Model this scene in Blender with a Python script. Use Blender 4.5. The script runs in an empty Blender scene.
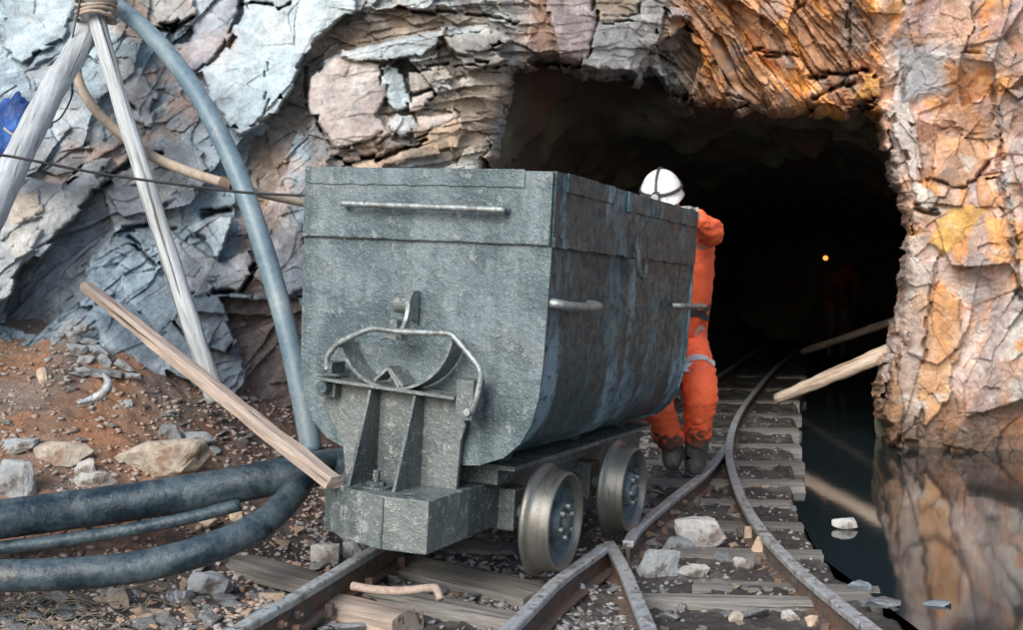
import bpy, bmesh, math, random
import numpy as np
from mathutils import Vector, Matrix, Euler, noise as mn
R = math.radians
rnd = random.Random(7)
sc = bpy.context.scene
col = sc.collection
# ------------------------------------------------------------------ camera
FPX = 1200.0; TH = math.atan(8/1200)
cam = bpy.data.cameras.new('camera'); camo = bpy.data.objects.new('camera', cam); col.objects.link(camo)
camo.location = (0, 0, 1.0); camo.rotation_euler = (R(90) - TH, 0, 0)
cam.lens = 36*FPX/1023; cam.sensor_width = 36; cam.clip_end = 500; cam.clip_start = .05
sc.camera = camo
CT, ST = math.cos(TH), math.sin(TH)
def ray(px, py):                       # direction scaled to y = 1
    a = (px-511.5)/FPX; b = (315-py)/FPX
    y = CT + ST*b; z = -ST + CT*b
    return Vector((a/y, 1, z/y))
def P(px, py, D): return Vector((0, 0, 1)) + ray(px, py)*D
def PZ(px, py, z):
    r = ray(px, py); return Vector((0, 0, 1)) + r*((z-1)/r.z)
def tz(y): return .02*max(0., y-4.4)
def G(px, py, off=0.):                 # where the sight line meets the plane of the rail heads
    r = ray(px, py); D = (-(1+.088)+off)/(r.z-.02)
    if D < 4.4: D = (off-1)/r.z
    return Vector((0, 0, 1)) + r*D
# ------------------------------------------------------------------ object helpers
def props(o, label=None, cat=None, group=None, kind=None):
    if label: o['label'] = label
    if cat: o['category'] = cat
    if group: o['group'] = group
    if kind: o['kind'] = kind
    return o
def empty(name, loc=(0, 0, 0), rot=None, **k):
    o = bpy.data.objects.new(name, None); col.objects.link(o); o.empty_display_size = .1
    o.location = loc
    if rot is not None: o.rotation_euler = rot
    return props(o, **k)
def mesh_np(name, v, f, mat, parent=None, smooth=True, loc=None, **k):
    me = bpy.data.meshes.new(name)
    v = np.asarray(v, dtype=np.float64)
    if loc is not None: v = v - np.array(loc)
    me.from_pydata(v.tolist(), [], [list(q) for q in f] if not isinstance(f, list) else f)
    me.polygons.foreach_set('use_smooth', [smooth]*len(me.polygons))
    o = bpy.data.objects.new(name, me); col.objects.link(o)
    if mat: me.materials.append(mat)
    if loc is not None: o.location = loc
    if parent: o.parent = parent
    return props(o, **k)
def grid_mesh(name, V, keep, mat, colors=None, **k):      # V (n,m,3)
    n, m = V.shape[:2]
    idx = np.arange(n*m).reshape(n, m)
    q = np.stack([idx[:-1, :-1], idx[:-1, 1:], idx[1:, 1:], idx[1:, :-1]], -1).reshape(-1, 4)
    if keep is not None: q = q[keep[:-1, :-1].reshape(-1) & keep[1:, 1:].reshape(-1)]
    me = bpy.data.meshes.new(name)
    me.vertices.add(n*m); me.vertices.foreach_set('co', V.reshape(-1).astype(np.float32))
    me.loops.add(len(q)*4); me.loops.foreach_set('vertex_index', q.reshape(-1).astype(np.int32))
    me.polygons.add(len(q)); me.polygons.foreach_set('loop_start', np.arange(0, len(q)*4, 4, dtype=np.int32))
    me.polygons.foreach_set('use_smooth', np.ones(len(q), bool))
    me.update(calc_edges=True); me.validate()
    if colors is not None:
        ca = me.color_attributes.new('stone_tint', 'FLOAT_COLOR', 'POINT')
        c4 = np.ones((n*m, 4), np.float32); c4[:, :3] = colors.reshape(-1, 3)
        ca.data.foreach_set('color', c4.reshape(-1))
    me.materials.append(mat)
    o = bpy.data.objects.new(name, me); col.objects.link(o)
    return props(o, **k)
def bm_obj(name, bm, mat, parent=None, smooth=False, loc=None, bevel=0, **k):
    if bevel:
        bmesh.ops.remove_doubles(bm, verts=bm.verts, dist=1e-5)
        es = [e for e in bm.edges if len(e.link_faces) == 2 and e.calc_face_angle(0) > R(25)]
        bmesh.ops.bevel(bm, geom=es, offset=bevel, segments=2, affect='EDGES', profile=.6, clamp_overlap=True)
    bmesh.ops.recalc_face_normals(bm, faces=bm.faces)
    if loc is not None: bmesh.ops.translate(bm, verts=bm.verts, vec=-Vector(loc))
    me = bpy.data.meshes.new(name); bm.to_mesh(me); bm.free()
    me.polygons.foreach_set('use_smooth', [smooth]*len(me.polygons))
    if mat: me.materials.append(mat)
    o = bpy.data.objects.new(name, me); col.objects.link(o)
    if loc is not None: o.location = loc
    if parent: o.parent = parent
    return props(o, **k)
def box(bm, x0, x1, y0, y1, z0, z1, M=None):
    vs = [bm.verts.new((x, y, z)) for x in (x0, x1) for y in (y0, y1) for z in (z0, z1)]
    for f in ((0,1,3,2),(4,6,7,5),(0,4,5,1),(2,3,7,6),(0,2,6,4),(1,5,7,3)): bm.faces.new([vs[i] for i in f])
    if M is not None:
        for v in vs: v.co = M @ v.co
    return vs
def prism(bm, pts, ax, a0, a1):        # pts 2D polygon in the two other axes, extruded along ax from a0 to a1
    def mk(p, a):
        c = list(p); c.insert(ax, a); return bm.verts.new(c)
    A = [mk(p, a0) for p in pts]; B = [mk(p, a1) for p in pts]; n = len(pts)
    bm.faces.new(A); bm.faces.new(B[::-1])
    for i in range(n): bm.faces.new((A[i], B[i], B[(i+1) % n], A[(i+1) % n]))
def cyl(bm, p0, p1, r0, r1=None, n=16, cap=True):
    r1 = r0 if r1 is None else r1
    p0 = Vector(p0); p1 = Vector(p1); d = (p1-p0).normalized(); a = d.orthogonal().normalized(); b = d.cross(a)
    A = []; B = []
    for i in range(n):
        t = 2*math.pi*i/n; o = a*math.cos(t)+b*math.sin(t)
        A.append(bm.verts.new(p0+o*r0)); B.append(bm.verts.new(p1+o*r1))
    for i in range(n): bm.faces.new((A[i], A[(i+1) % n], B[(i+1) % n], B[i]))
    if cap: bm.faces.new(A[::-1]); bm.faces.new(B)
def catmull(pts, n=8):
    pts = [Vector(p) for p in pts]; q = [pts[0]*2-pts[1]] + pts + [pts[-1]*2-pts[-2]]; out = []
    for i in range(1, len(q)-2):
        for k in range(n):
            t = k/n; a, b, c, d = q[i-1:i+3]
            out.append(.5*((2*b)+(c-a)*t+(2*a-5*b+4*c-d)*t*t+(3*b-a-3*c+d)*t**3))
    out.append(pts[-1]); return out
def tube(bm, path, rad, n=14, rough=0., seed=0, fs=6., flat=1.):
    path = [Vector(p) for p in path]; rings = []
    ref = None
    for i, p in enumerate(path):
        d = (path[min(i+1, len(path)-1)]-path[max(i-1, 0)]).normalized()
        a = (ref - d*ref.dot(d)).normalized() if ref is not None else d.orthogonal().normalized()
        ref = a; b = d.cross(a)
        r = rad(i/(len(path)-1)) if callable(rad) else rad
        ring = []
        for k in range(n):
            t = 2*math.pi*k/n; o = a*math.cos(t)+b*math.sin(t)
            q = p+o*r
            if rough: q = p+o*(r*(1+rough*mn.noise(q*fs+Vector((seed*7.1, 0, seed)))+rough*.5*mn.noise(q*fs*4)))
            ring.append(bm.verts.new(q))
        rings.append(ring)
    for A, B in zip(rings[:-1], rings[1:]):
        for k in range(n): bm.faces.new((A[k], A[(k+1) % n], B[(k+1) % n], B[k]))
    bm.faces.new(rings[0][::-1]); bm.faces.new(rings[-1])
def tube_obj(name, path, rad, mat, n=14, rough=0., seed=0, fs=6., parent=None, **k):
    bm = bmesh.new(); tube(bm, path, rad, n, rough, seed, fs)
    o = bm_obj(name, bm, mat, parent, smooth=True, loc=None if parent else path[0], **k)
    if not parent:                     # local Z runs along the length, so the grain follows it
        q = (Vector(path[-1])-Vector(path[0])).to_track_quat('Z', 'Y'); o.data.transform(q.to_matrix().to_4x4().inverted()); o.rotation_euler = q.to_euler()
    return o
def sweep(bm, path, prof):             # prof in (side, up)
    path = [Vector(p) for p in path]; rings = []
    for i, p in enumerate(path):
        d = (path[min(i+1, len(path)-1)]-path[max(i-1, 0)]).normalized()
        s = d.cross(Vector((0, 0, 1))).normalized(); u = s.cross(d)
        rings.append([bm.verts.new(p+s*a+u*b) for a, b in prof])
    n = len(prof)
    for A, B in zip(rings[:-1], rings[1:]):
        for k in range(n): bm.faces.new((A[k], A[(k+1) % n], B[(k+1) % n], B[k]))
    bm.faces.new(rings[0][::-1]); bm.faces.new(rings[-1])
# ------------------------------------------------------------------ numpy noise
_rs = np.random.RandomState(3)
_perm = np.tile(_rs.permutation(512), 3)
_ga = _rs.rand(512)*2*np.pi; _gx = np.cos(_ga); _gy = np.sin(_ga)
def pn(x, y, s=0):
    x = x + s*17.31; y = y - s*9.77
    xi = np.floor(x).astype(np.int64); yi = np.floor(y).astype(np.int64); fx = x-xi; fy = y-yi
    u = fx*fx*fx*(fx*(fx*6-15)+10); v = fy*fy*fy*(fy*(fy*6-15)+10)
    def g(a, b):
        h = _perm[(_perm[(xi+a) & 511] + yi + b) & 511]
        return _gx[h]*(fx-a)+_gy[h]*(fy-b)
    return 1.5*((g(0,0)*(1-u)+g(1,0)*u)*(1-v)+(g(0,1)*(1-u)+g(1,1)*u)*v)
def fbm(x, y, s=0, o=5, g=.5):
    r = 0; a = 1; t = 0
    for i in range(o):
        r = r + a*pn(x, y, s+i*3); t += a; a *= g; x = x*2.03; y = y*2.03
    return r/t
def hsh(i, j, k):
    h = (i*374761393 + j*668265263 + k*362437) & 0x7fffffff
    h = ((h ^ (h >> 13))*1274126177) & 0x7fffffff
    return ((h ^ (h >> 16)) & 0xffff)/65535.
def worley(x, y, s=0):                 # F1, F2, cell randoms r1 r2 r3, offset to the cell centre
    xi = np.floor(x).astype(np.int64); yi = np.floor(y).astype(np.int64)
    F1 = np.full(x.shape, 9.); F2 = np.full(x.shape, 9.); I = np.zeros(x.shape, np.int64); J = I.copy(); dx = np.zeros(x.shape); dy = dx.copy()
    for a in (-1, 0, 1):
        for b in (-1, 0, 1):
            i = xi+a; j = yi+b
            ex = x-(i+hsh(i, j, s)); ey = y-(j+hsh(i, j, s+50)); d = np.sqrt(ex*ex+ey*ey)
            m = d < F1
            F2 = np.where(m, F1, np.minimum(F2, d)); F1 = np.where(m, d, F1)
            I = np.where(m, i, I); J = np.where(m, j, J); dx = np.where(m, ex, dx); dy = np.where(m, ey, dy)
    return F1, F2, hsh(I, J, s+1), hsh(I, J, s+2), hsh(I, J, s+3), dx, dy
def facets(x, y, s, tilt=.5):
    F1, F2, a, b, c, dx, dy = worley(x, y, s)
    return (a-.5) + tilt*((b-.5)*2*dx+(c-.5)*2*dy), F2-F1, a, b
def sst(a, b, x):
    t = np.clip((x-a)/(b-a), 0, 1); return t*t*(3-2*t)
def poly_sd(U, V, pts):                # signed distance, negative inside
    d = np.full(U.shape, 1e9); ins = np.zeros(U.shape, bool); n = len(pts)
    for i in range(n):
        x0, y0 = pts[i]; x1, y1 = pts[(i+1) % n]; ex = x1-x0; ey = y1-y0
        t = np.clip(((U-x0)*ex+(V-y0)*ey)/(ex*ex+ey*ey+1e-9), 0, 1)
        d = np.minimum(d, np.hypot(U-x0-t*ex, V-y0-t*ey))
        c = ((y0 > V) != (y1 > V)) & (U < (x1-x0)*(V-y0)/((y1-y0) if y1 != y0 else 1e-9)+x0)
        ins ^= c
    return np.where(ins, -d, d)
# ------------------------------------------------------------------ materials
def nt(name):
    m = bpy.data.materials.new(name); m.use_nodes = True
    t = m.node_tree; b = t.nodes['Principled BSDF']; return m, t, b
def N(t, kind, **k):
    n = t.nodes.new(kind)
    for a, v in k.items():
        if a in n.inputs: n.inputs[a].default_value = v
        else: setattr(n, a, v)
    return n
def mixc(t, fac, a, b, blend='MIX'):
    n = t.nodes.new('ShaderNodeMix'); n.data_type = 'RGBA'; n.blend_type = blend
    for s, v in ((0, fac), (6, a), (7, b)):
        if isinstance(v, (int, float)): n.inputs[s].default_value = v
        elif isinstance(v, tuple): n.inputs[s].default_value = (*v, 1)
        else: t.links.new(v, n.inputs[s])
    return n.outputs[2]
def ramp(t, src, stops):
    n = t.nodes.new('ShaderNodeValToRGB'); e = n.color_ramp.elements
    while len(e) < len(stops): e.new(.5)
    for i, (p, c) in enumerate(stops):
        e[i].position = p; e[i].color = (*c, 1) if isinstance(c, tuple) else (c, c, c, 1)
    t.links.new(src, n.inputs[0]); return n.outputs[0]
def coords(t, scale=(1, 1, 1), kind='Object', rot=(0, 0, 0)):
    c = t.nodes.new('ShaderNodeTexCoord'); mp = t.nodes.new('ShaderNodeMapping')
    mp.inputs['Scale'].default_value = scale; mp.inputs['Rotation'].default_value = rot
    t.links.new(c.outputs[kind], mp.inputs[0]); return mp.outputs[0]
def noi(t, vec, scale, detail=6, rough=.6, dist=0):
    n = N(t, 'ShaderNodeTexNoise'); n.inputs['Scale'].default_value = scale; n.inputs['Detail'].default_value = detail
    n.inputs['Roughness'].default_value = rough; n.inputs['Distortion'].default_value = dist
    t.links.new(vec, n.inputs['Vector']); return n.outputs[0]
def bump(t, b, hs, dist=.01, strength=1.):
    prev = None
    for h, d in hs:
        n = t.nodes.new('ShaderNodeBump'); n.inputs['Distance'].default_value = d; n.inputs['Strength'].default_value = strength
        t.links.new(h, n.inputs['Height'])
        if prev: t.links.new(prev, n.inputs['Normal'])
        prev = n.outputs[0]
    t.links.new(prev, b.inputs['Normal'])
def mat(name, cols, scale=8, rough=.8, bmp=.004, bscale=40, metal=0., stretch=(1, 1, 1), rr=.12, spots=None, spec=.5, kind='Object', rnd_v=0.):
    m, t, b = nt(name); v = coords(t, stretch, kind)
    n1 = noi(t, v, scale, 8, .62, .3)
    k = len(cols); c = ramp(t, n1, [(.3+.4*i/(k-1), cc) for i, cc in enumerate(cols)])
    n2 = noi(t, v, bscale, 8, .7)
    c = mixc(t, .55, c, ramp(t, n2, [(.3, .35), (.7, .78)]), 'OVERLAY')
    if spots:
        n3 = noi(t, v, spots[0], 6, .65); c = mixc(t, ramp(t, n3, [(spots[2], 0.), (spots[2]+.08, 1.)]), c, spots[1])
    if rnd_v:
        oi = t.nodes.new('ShaderNodeObjectInfo'); mr = N(t, 'ShaderNodeMapRange'); t.links.new(oi.outputs['Random'], mr.inputs[0])
        mr.inputs[3].default_value = 1-rnd_v; mr.inputs[4].default_value = 1+rnd_v
        vm = t.nodes.new('ShaderNodeVectorMath'); vm.operation = 'SCALE'; t.links.new(c, vm.inputs[0]); t.links.new(mr.outputs[0], vm.inputs['Scale']); c = vm.outputs[0]
    t.links.new(c, b.inputs['Base Color'])
    mr = N(t, 'ShaderNodeMapRange'); t.links.new(n2, mr.inputs[0]); mr.inputs[1].default_value = .3; mr.inputs[2].default_value = .7
    mr.inputs[3].default_value = rough-rr; mr.inputs[4].default_value = min(1, rough+rr); t.links.new(mr.outputs[0], b.inputs['Roughness'])
    b.inputs['Metallic'].default_value = metal; b.inputs['Specular IOR Level'].default_value = spec
    bump(t, b, [(n1, bmp*2), (n2, bmp)])
    return m
# ------------------------------------------------------------------ rock material
def rock_mat(name, dark=1., rough=.72, wet=None):
    m, t, b = nt(name); v = coords(t, (1, 1, 1), 'Object')
    at = t.nodes.new('ShaderNodeAttribute'); at.attribute_name = 'stone_tint'; c = at.outputs['Color']
    n1 = noi(t, v, 5, 10, .66, .1); n2 = noi(t, v, 38, 8, .72, 0.); n3 = noi(t, v, 160, 4, .7)
    c = mixc(t, .7, c, ramp(t, n1, [(.28, .3), (.5, .5), (.72, .72)]), 'OVERLAY')
    c = mixc(t, .6, c, ramp(t, n2, [(.3, .3), (.7, .75)]), 'OVERLAY')
    # hairline cracks, thin and irregular
    vo = N(t, 'ShaderNodeTexVoronoi', feature='DISTANCE_TO_EDGE'); vo.inputs['Scale'].default_value = 3.1
    vm = t.nodes.new('ShaderNodeVectorMath'); vm.operation = 'ADD'; t.links.new(v, vm.inputs[0])
    nn = N(t, 'ShaderNodeTexNoise'); nn.inputs['Scale'].default_value = 4; nn.inputs['Detail'].default_value = 6; t.links.new(v, nn.inputs['Vector'])
    sc_ = t.nodes.new('ShaderNodeVectorMath'); sc_.operation = 'SCALE'; sc_.inputs['Scale'].default_value = .7; t.links.new(nn.outputs[1], sc_.inputs[0])
    t.links.new(sc_.outputs[0], vm.inputs[1]); t.links.new(vm.outputs[0], vo.inputs['Vector'])
    cr = ramp(t, vo.outputs[0], [(0., 0.), (.012, 1.)])
    crm = mixc(t, ramp(t, n1, [(.33, 1.), (.42, 0.)]), cr, (1., 1., 1.))
    c = mixc(t, 1., c, mixc(t, crm, (.8, .78, .76), (1., 1., 1.)), 'MULTIPLY')
    if dark != 1: c = mixc(t, 1., c, (dark, dark, dark), 'MULTIPLY')
    t.links.new(c, b.inputs['Base Color'])
    rr = N(t, 'ShaderNodeMapRange'); t.links.new(n1, rr.inputs[0]); rr.inputs[1].default_value = .35; rr.inputs[2].default_value = .65
    rr.inputs[3].default_value = rough-.2; rr.inputs[4].default_value = rough+.12; t.links.new(rr.outputs[0], b.inputs['Roughness'])
    b.inputs['Specular IOR Level'].default_value = .5
    bump(t, b, [(n1, .022), (n2, .016), (n3, .006)])
    return m
M_rock = rock_mat('weathered slate rock', rough=.62)
M_tun = rock_mat('gloom darkened tunnel rock', dark=.6, rough=.8)  # darkness of the tunnel put into the rock colour
# ------------------------------------------------------------------ cliff: relief laid over sight lines at true distances
def axis(a, b, lo, hi, fine, coarse):
    r = list(np.arange(lo, hi, fine)); x = lo; l = []
    st = fine
    while x > a: st = min(coarse, st*1.15); x -= st; l.append(x)
    x = hi; h = []; st = fine
    while x < b: st = min(coarse, st*1.15); x += st; h.append(x)
    return np.array(l[::-1]+r+h)
QF = 1.0
ua = axis(-620, 1700, -12, 1036, QF, 7); va = axis(-420, 580, -12, 480, QF, 7)
U, V = np.meshgrid(ua, va)
ctl = np.array([(-600,350,3.6),(-600,0,5),(-600,-400,6.5),(-300,320,4.9),(-300,0,6.2),(-300,-300,7.6),(0,310,5.9),(0,150,6.5),(0,0,7.1),(0,-300,8.5),
 (150,380,6.1),(200,250,6.5),(200,100,6.9),(200,0,7.2),(200,-300,8.3),(100,450,5.8),(310,440,6.6),(310,300,6.7),(310,170,6.8),(400,100,6.9),(400,0,7.0),(400,-300,7.8),
 (480,160,7.35),(480,300,7.5),(480,500,7.5),(400,400,7.1),(560,50,7.3),(620,50,7.45),(560,-100,7.5),(600,-300,8),(665,50,8.3),(720,100,8.9),(720,0,8.6),(760,-100,8.7),(800,100,9.2),(800,0,8.9),(800,-300,9),
 (890,120,9.4),(895,300,9.4),(900,500,9.3),(1000,460,8.9),(1000,300,8.85),(1000,200,8.8),(1000,0,8.7),(1000,-300,9),(1200,450,7.9),(1200,100,7.9),(1200,-300,8.2),(1500,450,6),(1500,100,6.3),(1500,-300,7),(1700,300,5)], float)
def baseD(U, V):
    num = 0; den = 1e-12
    for u, v, d in ctl:
        w = np.exp(-((U-u)**2+(V-v)**2)/(2*75.**2)) + 1e-3*np.exp(-((U-u)**2+(V-v)**2)/(2*220.**2)) + 1e-9/((U-u)**2+(V-v)**2+100.)
        num = num + w*d; den = den + w
    return num/den
D0 = baseD(U, V)
X = (U-511.5)/FPX*D0; Z = (307-V)/FPX*D0           # metres on the face
wu = fbm(X*1.3, Z*1.3, 1, 4); wv = fbm(X*1.3, Z*1.3, 2, 4)
wfu = fbm(X*7, Z*7, 3, 5, .65); wfv = fbm(X*7, Z*7, 4, 5, .65)
_q1, _q2, bu, bv, _q3, _q4, _q5 = worley(X/.11, Z/.08, 58)
Uw = U + 7*wu + 3*wfu + 7*(bu-.5); Vw = V + 7*wv + 3*wfv + 7*(bv-.5)
right = sst(655, 690, U + 8*wu)
roof = right*(1-sst(870, 890, U+10*wu)) ; pillar = sst(870, 890, U+10*wu)
mid = (1-right)*sst(300, 345, U - .15*V + 14*wu)
left = (1-right)*(1-mid)
def rot(a, sx, sz, s=0):
    a = R(a); c, s_ = math.cos(a), math.sin(a)
    x = X + .07*wu + .010*wfu; z = Z + .07*wv + .010*wfv
    return (x*c+z*s_)/sx, (-x*s_+z*c)/sz
H = np.zeros(U.shape); tone = np.zeros(U.shape); edge = np.ones(U.shape)
def add(w, ang, sx, sz, amp, seed, tilt=.9, tw=0.):
    global H, tone
    a, b = rot(ang, sx, sz); h, e, r1, r2 = facets(a, b, seed, tilt)
    H = H + w*amp*h; tone = tone + w*tw*(r2-.5)
    return e, r1, r2
def strata(w, ang, th, amp, seed, wob=.09):
    global H
    a, b = rot(ang, 1., 1.)
    t = b/th + wob*4*fbm(a*.9, b*2, seed, 4) ; f = t-np.floor(t); k = hsh(np.floor(t).astype(np.int64), np.zeros(t.shape, np.int64), seed)
    H = H + w*amp*.85*(k-.5 + .7*(1-f))
# left: big smooth plates dipping right, broken at their rims
add(left, 48, .95, .42, .30, 11, 1.0, .5); add(left, 60, .33, .17, .12, 12, .9, .4); add(left, 25, .16, .09, .042, 13, 1.3, .35); add(left, 50, .06, .035, .014, 38, 1.2, .25)
strata(left*sst(0, .4, fbm(X*.7, Z*.7, 21, 3)), 48, .055, .045, 5)
# middle: stacked, broken beds
add(mid, 12, .5, .22, .22, 14, .9, .5); add(mid, 5, .24, .10, .12, 15, .9, .5); add(mid, -20, .11, .06, .05, 16, 1.2, .4)
strata(mid, 12, .06, .07, 6); strata(mid*sst(-.1, .3, fbm(X, Z, 22, 3)), 10, .022, .025, 7)
# roof: shards raking down to the right
add(roof, -42, .80, .22, .24, 17, 1.3, .6); add(roof, -48, .40, .09, .12, 18, 1.2, .6); add(roof, -20, .22, .12, .04, 37, 1.2, .4); strata(roof, -44, .06, .07, 8); add(roof, -30, .1, .06, .04, 19, .9, .3)
# pillar: upright blocks
add(pillar, 80, .75, .45, .26, 20, 1.3, .7); add(pillar, 62, .36, .26, .13, 21, 1.3, .6); add(pillar, 20, .17, .13, .05, 22, 1.2, .5); add(pillar, 75, .07, .05, .014, 36, 1.2, .3); strata(pillar*sst(.05, .3, fbm(X, Z, 23, 3)), 84, .09, .016, 9)
H = H + pillar*sst(380, 440, V)*.10*fbm(X*4, Z*4, 35, 4)
strata(left*sst(-.1, .25, fbm(X*1.2, Z*1.2, 25, 3)), 44, .020, .014, 26); strata(roof*sst(-.3, .1, fbm(X*1.2, Z*1.2, 27, 3)), -46, .020, .022, 28); strata(mid*sst(-.3, .1, fbm(X*1.3, Z*1.3, 29, 3)), 8, .016, .014, 30)
H = H + .16*fbm(X*.9, Z*.9, 31, 3) + .035*fbm(X*6, Z*6, 32, 5) + .014*np.abs(fbm(X*22, Z*22, 33, 3)) + .03*(left+pillar)*fbm(X*3, Z*3, 34, 5, .6)
# colours of the stone, with shade painted into the dark recesses
def mixn(a, b, w): return a*(1-w[..., None])+np.array(b)*w[..., None]
n1 = fbm(X*1.1, Z*1.1, 41, 5); n2 = fbm(X*1.9, Z*1.9, 42, 5); n3 = fbm(X*3.2, Z*3.2, 43, 5); n4 = fbm(X*.7, Z*.7, 44, 4)
a45 = rot(-44, 1, 1); st1 = fbm(a45[0]*1.2, a45[1]*7, 45, 4); av = rot(84, 1, 1); st2 = fbm(av[0]*1., av[1]*5, 46, 4)
C = np.zeros(U.shape+(3,)) + np.array((.38, .48, .55))
C = mixn(C, (.30, .27, .25), sst(.05, .4, n1)*.75); C = mixn(C, (.60, .42, .33), sst(.10, .35, n2)*.75); C = mixn(C, (.22, .27, .31), sst(.1, .4, n3)*.8)
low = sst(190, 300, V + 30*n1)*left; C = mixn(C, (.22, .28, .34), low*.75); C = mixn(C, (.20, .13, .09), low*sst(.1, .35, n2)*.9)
CM = np.zeros(C.shape)+np.array((.44, .47, .47)); CM = mixn(CM, (.52, .42, .32), sst(-.05, .3, n2)*.85); CM = mixn(CM, (.20, .17, .15), sst(.08, .35, n3)*.8); CM = mixn(CM, (.48, .33, .27), sst(.15, .4, n1)*.6)
CM = mixn(CM, (.34, .25, .23), sst(500, 530, U)*(1-sst(580, 600, U))*.6)
CR = np.zeros(C.shape)+np.array((.60, .33, .19)); CR = mixn(CR, (.86, .34, .07), sst(.0, .3, st1)*.85); CR = mixn(CR, (.44, .37, .34), sst(.08, .3, n3+.3*st1)*.7); CR = mixn(CR, (.34, .20, .13), sst(.1, .4, n2)*.5)
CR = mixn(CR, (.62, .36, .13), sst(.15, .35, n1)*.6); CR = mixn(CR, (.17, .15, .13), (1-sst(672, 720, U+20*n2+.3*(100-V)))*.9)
CP = np.zeros(C.shape)+np.array((.56, .37, .28)); CP = mixn(CP, (.80, .36, .11), sst(.03, .16, n2)*.8); CP = mixn(CP, (.34, .33, .35), sst(.08, .2, st2)*.65); CP = mixn(CP, (.66, .56, .52), sst(.12, .25, fbm(X*2.2, Z*1.4, 57, 5))*.6); CP = mixn(CP, (.60, .50, .46), sst(.08, .3, n3)*.65); CP = mixn(CP, (.30, .17, .11), sst(.1, .22, n1)*.65)
CP = mixn(CP, (.52, .40, .42), sst(.1, .35, fbm(X*2.6, Z*2.6, 56, 5))*.6); CP = mixn(CP, (.26, .15, .10), sst(360, 440, V+30*n2)*.65)
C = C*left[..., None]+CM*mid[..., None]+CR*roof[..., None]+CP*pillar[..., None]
lb = (.56, .66, .70); pk = (.60, .51, .47); br = (.26, .21, .17); tn = (.52, .38, .26); gy = (.36, .37, .37); dk = (.15, .14, .14); bl = (.28, .36, .42)
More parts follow.
